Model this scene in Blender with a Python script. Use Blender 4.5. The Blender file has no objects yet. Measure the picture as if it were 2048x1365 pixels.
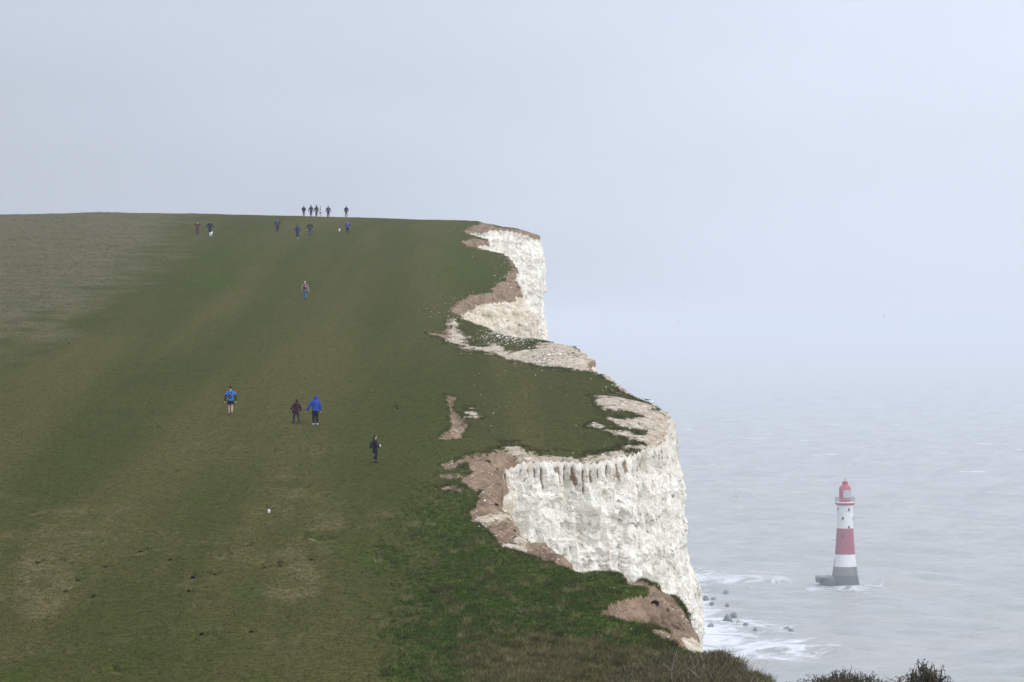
import bpy, math, random
import numpy as np
from mathutils import Vector, Matrix

# ------------------------------------------------------------------ camera, sky, sun, exposure
S = bpy.context.scene
COL = S.collection
rng = np.random.default_rng(7)
random.seed(7)
F, CX, YH, CZ = 6000.0, 1024.0, 640.0, 111.0     # focal length in photo pixels, principal column, horizon row, eye height over the sea

cam_d = bpy.data.cameras.new('camera')
cam_d.sensor_width = 36.0
cam_d.sensor_fit = 'HORIZONTAL'
cam_d.lens = 36.0 * F / 2048.0
cam_d.shift_y = -(682.5 - YH) / 2048.0
cam_d.clip_start = 0.5
cam_d.clip_end = 60000.0
cam = bpy.data.objects.new('camera', cam_d)
COL.objects.link(cam)
cam.location = (0, 0, CZ)
cam.rotation_euler = (math.radians(90), 0, 0)
S.camera = cam

SUN_EL, SUN_AZ = math.radians(42), math.radians(122)      # azimuth clockwise from the view direction (+Y)
sun_dir = Vector((math.sin(SUN_AZ) * math.cos(SUN_EL), math.cos(SUN_AZ) * math.cos(SUN_EL), math.sin(SUN_EL)))
sun_d = bpy.data.lights.new('sun', 'SUN')
sun_d.energy = 1.1
sun_d.angle = math.radians(25)
sun_d.color = (1.0, 0.97, 0.92)
sun = bpy.data.objects.new('sun', sun_d)
COL.objects.link(sun)
sun.location = (60, -40, 260)
sun.rotation_euler = (-sun_dir).to_track_quat('-Z', 'Y').to_euler()

W = bpy.data.worlds.new('World')
S.world = W
W.use_nodes = True
wt = W.node_tree
wt.nodes.clear()
wo = wt.nodes.new('ShaderNodeOutputWorld')
bg1 = wt.nodes.new('ShaderNodeBackground')
bg2 = wt.nodes.new('ShaderNodeBackground')
add = wt.nodes.new('ShaderNodeAddShader')
sky = wt.nodes.new('ShaderNodeTexSky')
sky.sky_type = 'NISHITA'
sky.sun_disc = False
sky.sun_elevation = SUN_EL
sky.sun_rotation = SUN_AZ
sky.air_density = 1.0
sky.dust_density = 6.0
bg1.inputs[1].default_value = 0.05 * 0.45        # what filters through the cloud
wt.links.new(sky.outputs[0], bg1.inputs[0])
tc = wt.nodes.new('ShaderNodeTexCoord')
sep = wt.nodes.new('ShaderNodeSeparateXYZ')
wt.links.new(tc.outputs['Generated'], sep.inputs[0])


def wmath(op, a, b=None, clamp=False):
    n = wt.nodes.new('ShaderNodeMath')
    n.operation = op
    n.use_clamp = clamp
    for i, v in enumerate((a, b)):
        if v is None:
            continue
        if isinstance(v, (int, float)):
            n.inputs[i].default_value = v
        else:
            wt.links.new(v, n.inputs[i])
    return n.outputs[0]


elev = wmath('MAXIMUM', sep.outputs['Z'], 0.0)
grad = wmath('ADD', wmath('MULTIPLY', wmath('POWER', elev, 1.6), 0.85), 0.95)              # an overcast sky brightens to the zenith
vd = wt.nodes.new('ShaderNodeVectorMath')
vd.operation = 'DOT_PRODUCT'
wt.links.new(tc.outputs['Generated'], vd.inputs[0])
vd.inputs[1].default_value = tuple(sun_dir)
toward = wmath('ADD', wmath('MULTIPLY', vd.outputs['Value'], 0.55), 1.08)   # brighter round the veiled sun
mp = wt.nodes.new('ShaderNodeMapping')
mp.inputs['Scale'].default_value = (1.0, 1.0, 2.6)
mp.inputs['Location'].default_value = (0.35, 0.1, 0.2)
wt.links.new(tc.outputs['Generated'], mp.inputs[0])
nz = wt.nodes.new('ShaderNodeTexNoise')
nz.inputs['Scale'].default_value = 3.2
nz.inputs['Detail'].default_value = 5.0
nz.inputs['Roughness'].default_value = 0.45
wt.links.new(mp.outputs[0], nz.inputs['Vector'])
roll = wmath('SINE', wmath('ADD', wmath('MULTIPLY', sep.outputs['X'], 5.0), wmath('MULTIPLY', nz.outputs['Fac'], 1.2)))
roll = wmath('MULTIPLY', wmath('SUBTRACT', roll, 0.5), 0.14)            # broad rolls of the cloud deck
cloud = wmath('ADD', wmath('ADD', wmath('MULTIPLY', nz.outputs['Fac'], 0.36), 0.845), roll)
lum = wmath('MULTIPLY', wmath('MULTIPLY', grad, toward), cloud)
tint = wt.nodes.new('ShaderNodeVectorMath')
tint.operation = 'SCALE'
tint.inputs[0].default_value = (0.755, 0.825, 0.965)
wt.links.new(lum, tint.inputs['Scale'])
wt.links.new(tint.outputs[0], bg2.inputs[0])
bg2.inputs[1].default_value = 0.94
wt.links.new(bg1.outputs[0], add.inputs[0])
wt.links.new(bg2.outputs[0], add.inputs[1])
wt.links.new(add.outputs[0], wo.inputs[0])

S.view_settings.view_transform = 'Standard'
S.view_settings.look = 'None'
S.view_settings.exposure = 0.0
S.view_settings.gamma = 1.0
S.view_settings.use_curve_mapping = False
S.render.engine = 'CYCLES'
S.cycles.use_denoising = True
S.cycles.max_bounces = 6
S.cycles.volume_bounces = 2
S.cycles.sample_clamp_indirect = 6.0


# ------------------------------------------------------------------ helpers
def tag(o, label=None, cat=None, group=None, kind=None):
    if label: o['label'] = label
    if cat: o['category'] = cat
    if group: o['group'] = group
    if kind: o['kind'] = kind
    return o


def link(name, me, parent=None):
    o = bpy.data.objects.new(name, me)
    COL.objects.link(o)
    if parent is not None:
        o.parent = parent
    return o


def empty(name, loc, rz=0.0):
    o = bpy.data.objects.new(name, None)
    o.empty_display_size = 0.3
    COL.objects.link(o)
    o.location = loc
    o.rotation_euler = (0, 0, rz)
    return o


def np_mesh(name, v, f, mat=None, smooth=True, attrs=None, mat_idx=None):
    """v (n,3); f a list of int arrays (k,3) or (k,4)"""
    me = bpy.data.meshes.new(name)
    v = np.asarray(v, np.float32)
    fs = [np.asarray(a, np.int32) for a in (f if isinstance(f, list) else [f]) if len(a)]
    nl = sum(a.size for a in fs)
    npoly = sum(len(a) for a in fs)
    me.vertices.add(len(v))
    me.vertices.foreach_set('co', v.ravel())
    me.loops.add(nl)
    me.loops.foreach_set('vertex_index', np.concatenate([a.ravel() for a in fs]))
    me.polygons.add(npoly)
    tot = np.concatenate([np.full(len(a), a.shape[1], np.int32) for a in fs])
    st = np.concatenate([[0], np.cumsum(tot)[:-1]]).astype(np.int32)
    me.polygons.foreach_set('loop_start', st)
    me.polygons.foreach_set('loop_total', tot)
    me.polygons.foreach_set('use_smooth', np.full(npoly, smooth))
    me.update(calc_edges=True)
    for k, a in (attrs or {}).items():
        a = np.asarray(a, np.float32)
        if a.ndim == 1:
            at = me.attributes.new(k, 'FLOAT', 'POINT')
            at.data.foreach_set('value', a)
        else:
            at = me.attributes.new(k, 'FLOAT_COLOR', 'POINT')
            at.data.foreach_set('color', np.c_[a, np.ones(len(a))].astype(np.float32).ravel())
    for m in (mat if isinstance(mat, (list, tuple)) else [mat]):
        if m is not None:
            me.materials.append(m)
    if mat_idx is not None:
        me.polygons.foreach_set('material_index', np.asarray(mat_idx, np.int32))
    me.validate()
    return me


class MB:
    """collects shapes into one mesh"""
    def __init__(s):
        s.v, s.q, s.t, s.n = [], [], [], 0

    def add(s, v, q=(), t=()):
        s.v.append(np.asarray(v, float))
        if len(q): s.q.append(np.asarray(q) + s.n)
        if len(t): s.t.append(np.asarray(t) + s.n)
        s.n += len(v)
        return s

    def loft(s, rings, cap=True):
        rings = np.asarray(rings, float)
        k, m = rings.shape[:2]
        i, j = np.meshgrid(np.arange(k - 1), np.arange(m), indexing='ij')
        j2 = (j + 1) % m
        q = np.stack([i * m + j, i * m + j2, (i + 1) * m + j2, (i + 1) * m + j], -1).reshape(-1, 4)
        v = rings.reshape(-1, 3)
        t = []
        if cap:
            v = np.vstack([v, rings[0].mean(0), rings[-1].mean(0)])
            a, b = k * m, k * m + 1
            jj = np.arange(m)
            t = np.vstack([np.c_[(jj + 1) % m, jj, np.full(m, a)], np.c_[(k - 1) * m + jj, (k - 1) * m + (jj + 1) % m, np.full(m, b)]])
        return s.add(v, q, t)

    def tube(s, pts, rad, m=8, cap=True):
        pts = np.asarray(pts, float)
        rad = np.broadcast_to(np.asarray(rad, float), (len(pts),))
        d = np.gradient(pts, axis=0)
        d /= np.linalg.norm(d, axis=1)[:, None] + 1e-9
        ref = np.array([1.0, 0, 0]) if abs(d[:, 0]).mean() < 0.75 else np.array([0, 0, 1.0])
        a = np.cross(d, ref); a /= np.linalg.norm(a, axis=1)[:, None] + 1e-9
        b = np.cross(d, a)
        th = np.linspace(0, 2 * np.pi, m, endpoint=False)
        rings = pts[:, None] + rad[:, None, None] * (np.cos(th)[None, :, None] * a[:, None] + np.sin(th)[None, :, None] * b[:, None])
        return s.loft(rings, cap)

    def stack(s, lv, m=16, cap=True):
        """ellipse stack: (cx, cy, z, rx, ry)"""
        th = np.linspace(0, 2 * np.pi, m, endpoint=False)
        rings = [np.c_[c[0] + c[3] * np.cos(th), c[1] + c[4] * np.sin(th), np.full(m, c[2])] for c in lv]
        return s.loft(rings, cap)

    def ball(s, c, r, m=12, k=8):
        r = np.broadcast_to(np.asarray(r, float), (3,))
        ph = np.linspace(-np.pi / 2 + 0.12, np.pi / 2 - 0.12, k)
        return s.stack([(c[0], c[1], c[2] + r[2] * math.sin(p), r[0] * math.cos(p), r[1] * math.cos(p)) for p in ph], m)

    def box(s, c, h, rot=None, bevel=0.0):
        h = np.asarray(h, float)
        if bevel > 0:
            v = []
            for sx in (-1, 1):
                for sy in (-1, 1):
                    for sz in (-1, 1):
                        sg = np.array([sx, sy, sz])
                        for ax in range(3):
                            p = sg * (h - bevel); p[ax] = sg[ax] * h[ax]; v.append(p)
            import bmesh
            bm = bmesh.new()
            for p in v: bm.verts.new(p)
            bmesh.ops.convex_hull(bm, input=bm.verts)
            bm.verts.ensure_lookup_table()
            bmesh.ops.triangulate(bm, faces=bm.faces)
            vv = np.array([x.co[:] for x in bm.verts])
            bm.verts.index_update()
            tt = np.array([[x.index for x in f.verts] for f in bm.faces])
            bm.free()
            if rot is not None: vv = vv @ np.array(rot).T
            return s.add(vv + np.asarray(c), (), tt)
        v = np.array([[x, y, z] for x in (-1, 1) for y in (-1, 1) for z in (-1, 1)]) * h
        if rot is not None: v = v @ np.array(rot).T
        q = [[0, 1, 3, 2], [4, 6, 7, 5], [0, 4, 5, 1], [2, 3, 7, 6], [0, 2, 6, 4], [1, 5, 7, 3]]
        return s.add(v + np.asarray(c), q)

    def lathe(s, prof, m=40, cap=False):
        return s.stack([(0, 0, z, r, r) for r, z in prof], m, cap)

    def mesh(s, name, mat, smooth=True):
        f = []
        if s.q: f.append(np.vstack(s.q))
        if s.t: f.append(np.vstack(s.t))
        return np_mesh(name, np.vstack(s.v), f, mat, smooth)

    def build(s, name, mat, parent=None, smooth=True, voxel=0.0, xf=None):
        if xf is not None:
            s.v = [xf(a) for a in s.v]
        me = s.mesh(name, mat, smooth)
        o = link(name, me, parent)
        if voxel > 0:
            md = o.modifiers.new('remesh', 'REMESH')
            md.mode = 'VOXEL'
            md.voxel_size = voxel
            md.use_smooth_shade = True
            dg = bpy.context.evaluated_depsgraph_get()
            me2 = bpy.data.meshes.new_from_object(o.evaluated_get(dg))
            o.modifiers.clear()
            if len(me2.polygons) > 20:
                me2.materials.clear()
                me2.materials.append(mat)
                o.data = me2
                me2.name = name
        return o


# numpy value noise
_T = np.random.default_rng(3).random(65536).astype(np.float32)


def vnoise(p):
    """p (...,d) -> 0..1"""
    p = np.asarray(p, np.float64)
    d = p.shape[-1]
    i0 = np.floor(p).astype(np.int64)
    f = p - i0
    f = f * f * (3 - 2 * f)
    pr = (73856093, 19349663, 83492791)
    out = 0.0
    for c in range(2 ** d):
        h = np.zeros(p.shape[:-1], np.int64)
        w = 1.0
        for k in range(d):
            b = (c >> k) & 1
            h = h ^ ((i0[..., k] + b) * pr[k])
            w = w * (f[..., k] if b else 1 - f[..., k])
        h = (h ^ (h >> 13)) * 1274126177
        out = out + w * _T[(h ^ (h >> 16)) & 65535]
    return out


def fbm(p, oct=4, gain=0.5):
    p = np.asarray(p, float)
    a, s, tot = 1.0, 0.0, 0.0
    for o in range(oct):
        s = s + a * vnoise(p + 17.3 * o)
        tot += a
        a *= gain
        p = p * 2.03
    return s / tot          # 0..1


def sstep(a, b, x):
    t = np.clip((x - a) / (b - a), 0, 1)
    return t * t * (3 - 2 * t)


def pt_px(x, y, d):
    return np.array([(x - CX) / F * d, d, CZ + (YH - y) / F * d])


def to_px(p):
    p = np.asarray(p)
    yy = np.maximum(p[..., 1], 1.0)
    return CX + F * p[..., 0] / yy, YH - F * (p[..., 2] - CZ) / yy


def poly_sd(x, y, poly):
    """signed distance to a polygon, positive inside (brute force over its edges)"""
    P = np.asarray(poly, float)
    Q = np.roll(P, -1, 0)
    d2 = np.full(x.shape, 1e18)
    ins = np.zeros(x.shape, bool)
    for (ax, ay), (bx, by) in zip(P, Q):
        ex, ey = bx - ax, by - ay
        t = np.clip(((x - ax) * ex + (y - ay) * ey) / (ex * ex + ey * ey + 1e-9), 0, 1)
        d2 = np.minimum(d2, (x - ax - t * ex) ** 2 + (y - ay - t * ey) ** 2)
        c = ((ay > y) != (by > y))
        with np.errstate(divide='ignore', invalid='ignore'):
            ins ^= c & (x < (bx - ax) * (y - ay) / (by - ay + 1e-12) + ax)
    return np.where(ins, 1, -1) * np.sqrt(d2)


# ------------------------------------------------------------------ materials
class NT:
    """terse node builder"""
    def __init__(s, name):
        s.m = bpy.data.materials.new(name)
        s.m.use_nodes = True
        s.t = s.m.node_tree
        s.t.nodes.clear()
        s.out = s.t.nodes.new('ShaderNodeOutputMaterial')
        s.b = s.t.nodes.new('ShaderNodeBsdfPrincipled')
        s.t.links.new(s.b.outputs[0], s.out.inputs[0])
        s._pos = None

    def put(s, sock, v):
        if hasattr(v, 'is_output'):
            s.t.links.new(v, sock)
        elif isinstance(v, (tuple, list)) and len(v) == 3 and len(sock.default_value) == 4:
            sock.default_value = (*v, 1)
        else:
            sock.default_value = v

    def pos(s):
        if s._pos is None:
            s._pos = s.t.nodes.new('ShaderNodeNewGeometry').outputs['Position']
        return s._pos

    def objco(s):
        return s.t.nodes.new('ShaderNodeTexCoord').outputs['Object']

    def noise(s, scale, detail=3, rough=0.55, vec=None, stretch=None, dist=0.0):
        v = vec if vec is not None else s.pos()
        if stretch:
            mp = s.t.nodes.new('ShaderNodeMapping')
            mp.inputs['Scale'].default_value = stretch
            s.t.links.new(v, mp.inputs[0])
            v = mp.outputs[0]
        n = s.t.nodes.new('ShaderNodeTexNoise')
        n.inputs['Scale'].default_value = scale
        n.inputs['Detail'].default_value = detail
        n.inputs['Roughness'].default_value = rough
        n.inputs['Distortion'].default_value = dist
        s.t.links.new(v, n.inputs['Vector'])
        return n.outputs['Fac']

    def attr(s, name, col=False):
        n = s.t.nodes.new('ShaderNodeAttribute')
        n.attribute_name = name
        return n.outputs['Color' if col else 'Fac']

    def math(s, op, a, b=0.0, clamp=False):
        n = s.t.nodes.new('ShaderNodeMath')
        n.operation = op
        n.use_clamp = clamp
        s.put(n.inputs[0], a)
        s.put(n.inputs[1], b)
        return n.outputs[0]

    def ramp(s, x, lo, hi):
        n = s.t.nodes.new('ShaderNodeMapRange')
        n.interpolation_type = 'SMOOTHSTEP'
        s.put(n.inputs['Value'], x)
        n.inputs['From Min'].default_value = lo
        n.inputs['From Max'].default_value = hi
        return n.outputs['Result']

    def mix(s, f, a, b, mode='MIX'):
        n = s.t.nodes.new('ShaderNodeMix')
        n.data_type = 'RGBA'
        n.blend_type = mode
        s.put(n.inputs[0], f)
        s.put(n.inputs[6], a)
        s.put(n.inputs[7], b)
        return n.outputs[2]

    def bump(s, h, strength=0.5, dist=0.1):
        n = s.t.nodes.new('ShaderNodeBump')
        n.inputs['Strength'].default_value = strength
        n.inputs['Distance'].default_value = dist
        s.t.links.new(h, n.inputs['Height'])
        s.t.links.new(n.outputs[0], s.b.inputs['Normal'])

    def fin(s, col, rough=0.8, spec=0.3):
        s.put(s.b.inputs['Base Color'], col)
        s.put(s.b.inputs['Roughness'], rough)
        s.b.inputs['Specular IOR Level'].default_value = spec
        return s.m


def simple(name, col, rough=0.8, var=0.25, scale=14.0, spec=0.3, bump=0.0):
    n = NT(name)
    f = n.noise(scale, 4, 0.6, n.objco())
    dk = tuple(c * (1 - var) for c in col)
    lt = tuple(min(1, c * (1 + var)) for c in col)
    if bump:
        n.bump(f, bump, 0.02)
    return n.fin(n.mix(f, dk, lt), rough, spec)


def chalk_colour(n, vec, soil_f):
    """weathered chalk with stains, flint lines and ochre wash"""
    big = n.noise(0.16, 4, 0.6, vec)
    mid = n.noise(0.9, 5, 0.65, vec)
    fine = n.noise(5.0, 4, 0.7, vec)
    c = n.mix(n.ramp(mid, 0.3, 0.7), (0.83, 0.785, 0.675), (0.95, 0.915, 0.825))
    c = n.mix(n.math('MULTIPLY', n.ramp(big, 0.50, 0.70), 0.30), c, (0.55, 0.53, 0.44))
    alg = n.noise(0.42, 5, 0.7, vec, stretch=(1, 1, 0.7))
    c = n.mix(n.math('MULTIPLY', n.ramp(alg, 0.58, 0.74), 0.36), c, (0.40, 0.38, 0.27))
    streak = n.noise(1.15, 4, 0.6, vec, stretch=(1, 1, 0.10), dist=0.6)
    c = n.mix(n.math('MULTIPLY', n.ramp(streak, 0.57, 0.72), 0.6), c, (0.60, 0.44, 0.26))
    c = n.mix(n.math('MULTIPLY', n.ramp(fine, 0.53, 0.68), 0.36), c, (0.42, 0.40, 0.35))
    # flint bands: thin, nearly level, broken into nodules
    lev = n.noise(0.75, 3, 0.5, vec, stretch=(0.07, 0.07, 1.6))
    nod = n.noise(3.1, 4, 0.7, vec, stretch=(1, 1, 1.5))
    fl = n.math('MULTIPLY', n.ramp(lev, 0.50, 0.60), n.ramp(nod, 0.57, 0.64))
    c = n.mix(n.math('MULTIPLY', fl, 0.85), c, (0.10, 0.10, 0.09))
    vo = n.t.nodes.new('ShaderNodeTexVoronoi')
    vo.feature = 'DISTANCE_TO_EDGE'
    vo.inputs['Scale'].default_value = 0.85
    wv = n.t.nodes.new('ShaderNodeVectorMath'); wv.operation = 'ADD'
    nv = n.t.nodes.new('ShaderNodeTexNoise'); nv.inputs['Scale'].default_value = 1.1; nv.inputs['Detail'].default_value = 5
    n.t.links.new(vec, nv.inputs['Vector'])
    sc_ = n.t.nodes.new('ShaderNodeVectorMath'); sc_.operation = 'SCALE'; sc_.inputs['Scale'].default_value = 1.6
    n.t.links.new(nv.outputs['Color'], sc_.inputs[0])
    n.t.links.new(vec, wv.inputs[0]); n.t.links.new(sc_.outputs[0], wv.inputs[1])
    n.t.links.new(wv.outputs[0], vo.inputs['Vector'])
    crack = n.math('MULTIPLY', n.ramp(vo.outputs['Distance'], 0.035, 0.0), n.ramp(n.noise(0.6, 4, 0.6, vec), 0.42, 0.6))
    c = n.mix(n.math('MULTIPLY', crack, 0.55), c, (0.34, 0.31, 0.25))
    vst = n.noise(2.0, 5, 0.7, vec, stretch=(1.5, 1.5, 0.13), dist=0.5)
    c = n.mix(n.math('MULTIPLY', n.ramp(vst, 0.47, 0.66), 0.38), c, (0.56, 0.525, 0.43))
    mot = n.noise(1.9, 6, 0.78, vec, stretch=(1, 1, 0.45))
    c = n.mix(n.math('MULTIPLY', n.ramp(mot, 0.49, 0.64), 0.42), c, (0.50, 0.47, 0.385))
    nod2 = n.noise(2.3, 5, 0.75, vec)
    c = n.mix(n.math('MULTIPLY', n.ramp(nod2, 0.60, 0.67), 0.8), c, (0.13, 0.125, 0.11))
    return c, mid, fine


def mat_ground():
    n = NT('turf and soil')
    P = n.pos()
    g1 = n.noise(0.045, 4, 0.6)
    g2 = n.noise(0.35, 5, 0.65)
    g3 = n.noise(3.2, 4, 0.7)
    g4 = n.noise(11.0, 3, 0.7)
    lush, dry, rough_, soil, sand, terr = (n.attr(k) for k in ('lush', 'dry', 'rough', 'soil', 'sand', 'terrace'))
    c = n.mix(n.ramp(g1, 0.35, 0.65), (0.050, 0.053, 0.019), (0.066, 0.061, 0.025))
    c = n.mix(n.math('MULTIPLY', n.ramp(g2, 0.42, 0.62), 0.55), c, (0.076, 0.067, 0.030))
    gp = n.noise(0.11, 4, 0.6, stretch=(1.0, 0.45, 1))
    c = n.mix(n.math('MULTIPLY', n.ramp(gp, 0.60, 0.70), 0.55), c, (0.040, 0.058, 0.014))
    c = n.mix(n.math('MULTIPLY', terr, 0.8), c, n.mix(n.ramp(n.noise(0.5, 5, 0.65, stretch=(1.0, 0.5, 1)), 0.3, 0.7), (0.042, 0.043, 0.018), (0.074, 0.066, 0.034)))
    bands = n.noise(0.16, 4, 0.55, stretch=(1.0, 0.05, 0))
    c = n.mix(n.math('MULTIPLY', n.ramp(bands, 0.38, 0.64), 0.6), n.mix(0.55, c, (0.048, 0.059, 0.014)), (0.094, 0.084, 0.034))
    # dry, scraped turf
    dn = n.math('ADD', n.math('MULTIPLY', g2, 0.5), n.math('ADD', n.math('MULTIPLY', g3, 0.3), n.math('MULTIPLY', n.noise(0.9, 4, 0.7, stretch=(1.0, 0.25, 1)), 0.5)))
    dm = n.math('MULTIPLY', n.ramp(n.math('ADD', dry, n.math('MULTIPLY', n.math('SUBTRACT', dn, 0.65), 3.2)), 0.05, 1.15), n.ramp(dry, 0.02, 0.3))
    c = n.mix(n.math('MULTIPLY', dm, 0.8), c, n.mix(g3, (0.090, 0.072, 0.040), (0.20, 0.158, 0.090)))
    # lush sward
    lm = n.ramp(n.math('ADD', lush, n.math('MULTIPLY', n.math('SUBTRACT', g2, 0.5), 0.6)), 0.15, 1.0)
    c = n.mix(lm, c, n.mix(n.ramp(g3, 0.3, 0.7), (0.028, 0.050, 0.006), (0.056, 0.085, 0.014)))
    # unmown rough field
    st = n.noise(0.5, 5, 0.65, stretch=(0.35, 1.4, 1))
    rcol = n.mix(n.ramp(st, 0.30, 0.58), (0.080, 0.079, 0.044), (0.120, 0.108, 0.070))
    rcol = n.mix(n.math('MULTIPLY', n.ramp(n.noise(0.23, 4, 0.6, stretch=(0.3, 1.5, 1)), 0.62, 0.76), 0.6), rcol, (0.21, 0.18, 0.135))
    rm = n.ramp(n.math('ADD', rough_, n.math('MULTIPLY', n.math('SUBTRACT', g2, 0.5), 1.0)), 0.20, 0.95)
    c = n.mix(rm, c, rcol)
    grain = n.math('ADD', n.math('MULTIPLY', g3, 0.9), n.math('MULTIPLY', g4, 0.9))
    c = n.mix(1.0, c, n.mix(n.ramp(grain, 0.55, 1.25), (0.37, 0.375, 0.34), (1.30, 1.30, 1.14)), 'MULTIPLY')
    # tiny white daisies and chalk crumbs
    sp = n.noise(7.0, 2, 0.5)
    c = n.mix(n.ramp(sp, 0.815, 0.84), c, (0.5, 0.5, 0.45))
    # soil and sand
    s2 = n.noise(1.6, 5, 0.7)
    sc = n.mix(n.ramp(s2, 0.3, 0.7), (0.125, 0.084, 0.056), (0.275, 0.195, 0.130))
    sc = n.mix(n.math('MULTIPLY', n.ramp(g4, 0.66, 0.74), 0.7), sc, (0.5, 0.46, 0.38))
    sm = n.ramp(n.math('ADD', soil, n.math('MULTIPLY', n.math('SUBTRACT', g3, 0.5), 1.3)), 0.40, 0.60)
    c = n.mix(sm, c, sc)
    sd = n.mix(n.ramp(s2, 0.3, 0.7), (0.27, 0.205, 0.145), (0.52, 0.445, 0.345))
    sd = n.mix(n.math('MULTIPLY', n.ramp(g3, 0.60, 0.72), 0.6), sd, (0.70, 0.66, 0.57))
    sd = n.mix(n.math('MULTIPLY', n.ramp(n.noise(2.1, 5, 0.75, stretch=(1, 0.6, 1)), 0.53, 0.62), 0.8), sd, (0.085, 0.082, 0.050))
    dm2 = n.ramp(n.math('ADD', sand, n.math('MULTIPLY', n.math('SUBTRACT', n.math('ADD', n.math('MULTIPLY', g3, 0.6), n.math('MULTIPLY', n.noise(0.9, 5, 0.75), 0.4)), 0.5), 2.0)), 0.35, 0.65)
    c = n.mix(dm2, c, sd)
    n.bump(n.math('ADD', n.math('MULTIPLY', g3, 1.0), n.math('MULTIPLY', g4, 0.5)), 0.7, 0.12)
    return n.fin(c, 1.0, 0.0)


def mat_cliff():
    n = NT('weathered chalk and soil')
    vec = n.pos()
    c, mid, fine = chalk_colour(n, vec, None)
    soil, sand, tt = n.attr('soil'), n.attr('sand'), n.attr('depth')
    s2 = n.noise(1.3, 5, 0.7)
    g3 = n.noise(3.5, 4, 0.7)
    sc = n.mix(n.ramp(s2, 0.3, 0.7), (0.17, 0.120, 0.085), (0.33, 0.24, 0.165))
    sc = n.mix(n.math('MULTIPLY', n.ramp(n.noise(9.0, 3, 0.6), 0.68, 0.74), 0.8), sc, (0.55, 0.50, 0.42))
    sd = n.mix(n.ramp(s2, 0.3, 0.7), (0.50, 0.415, 0.30), (0.74, 0.675, 0.56))
    sd = n.mix(n.math('MULTIPLY', n.ramp(g3, 0.58, 0.70), 0.5), sd, (0.74, 0.70, 0.60))
    c = n.mix(n.ramp(n.math('ADD', sand, n.math('MULTIPLY', n.math('SUBTRACT', g3, 0.5), 0.7)), 0.3, 0.7), c, sd)
    c = n.mix(n.ramp(n.math('ADD', soil, n.math('MULTIPLY', n.math('SUBTRACT', g3, 0.5), 0.5)), 0.38, 0.62), c, sc)
    n.bump(n.math('ADD', n.math('MULTIPLY', n.noise(2.2, 5, 0.7, stretch=(1, 1, 0.3)), 1.0), n.math('ADD', n.math('MULTIPLY', n.noise(3.0, 5, 0.75), 0.5), n.math('MULTIPLY', n.noise(9.0, 4, 0.75), 0.45))), 0.85, 0.24)
    return n.fin(c, 1.0, 0.0)


def mat_attr_col(name, rough=0.8, spec=0.2):
    n = NT(name)
    return n.fin(n.attr('tint', True), rough, spec)


def mat_sea():
    n = NT('grey green sea')
    foam = n.attr('foam')
    p1 = n.noise(0.02, 4, 0.6)
    c = n.mix(n.ramp(p1, 0.35, 0.65), (0.240, 0.246, 0.226), (0.300, 0.284, 0.250))
    f1 = n.noise(0.11, 7, 0.74, stretch=(0.6, 0.8, 1), dist=1.2)
    fm = n.ramp(n.math('ADD', foam, n.math('MULTIPLY', n.math('SUBTRACT', f1, 0.5), 2.0)), 0.40, 0.78)
    f2 = n.noise(0.5, 5, 0.7, stretch=(0.6, 1.2, 1))
    fm = n.math('MULTIPLY', fm, n.ramp(n.math('ADD', f2, n.math('MULTIPLY', foam, 0.5)), 0.35, 0.75))
    c = n.mix(fm, c, (0.60, 0.605, 0.61))
    w1 = n.noise(0.22, 6, 0.66, stretch=(0.5, 1, 1), dist=0.4)
    w2 = n.noise(0.9, 4, 0.6, stretch=(0.6, 1, 1))
    n.bump(n.math('ADD', w1, n.math('MULTIPLY', w2, 0.22)), 0.8, 1.8)
    return n.fin(c, n.math('ADD', n.math('MULTIPLY', fm, 0.5), 0.22), 0.45)


M = {
    'ground': mat_ground(), 'cliff': mat_cliff(), 'sea': mat_sea(),
    'grass': mat_attr_col('grass blades', 0.9, 0.0), 'stone': mat_attr_col('chalk rubble', 0.9, 0.1),
}

# ------------------------------------------------------------------ the land: one height function, one cliff edge
tabD = np.array([-400, -60, 0, 10, 40, 80, 100, 106, 112, 130, 153, 172, 187, 212, 240, 278, 325, 365, 410, 450, 470, 490, 550, 650, 800, 1000.])
tabY = {112: 1365, 130: 1200, 153: 1025, 172: 930, 187: 840, 212: 750, 240: 688, 278: 601, 325: 520, 365: 478, 410: 450, 450: 438.5}
tabZ = []
for d in tabD:
    if int(d) in tabY:
        tabZ.append((YH - tabY[int(d)]) / F * d)
    else:
        tabZ.append({-400: 8, -60: 2, 0: -1.7, 10: -2.6, 40: -7.2, 80: -11.6, 100: -12.9, 106: -13.2, 470: 15.75, 490: 15.9, 550: 14.5, 650: 9, 800: -2, 1000: -20}[int(d)])
_dd = np.arange(-420, 1020, 1.0)
_zz = np.interp(_dd, tabD, tabZ)
_k = np.exp(-0.5 * (np.arange(-16, 17) / 4.5) ** 2); _k /= _k.sum()
_zz = np.convolve(np.pad(_zz, 16, mode='edge'), _k, 'valid')


def base_z(d):
    return np.interp(d, _dd, _zz)


def D_of_y(y):
    ds = np.arange(112, 455, 0.25)
    ys = YH - F * base_z(ds) / ds
    return np.interp(-np.asarray(y, float), -ys, ds)


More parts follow.
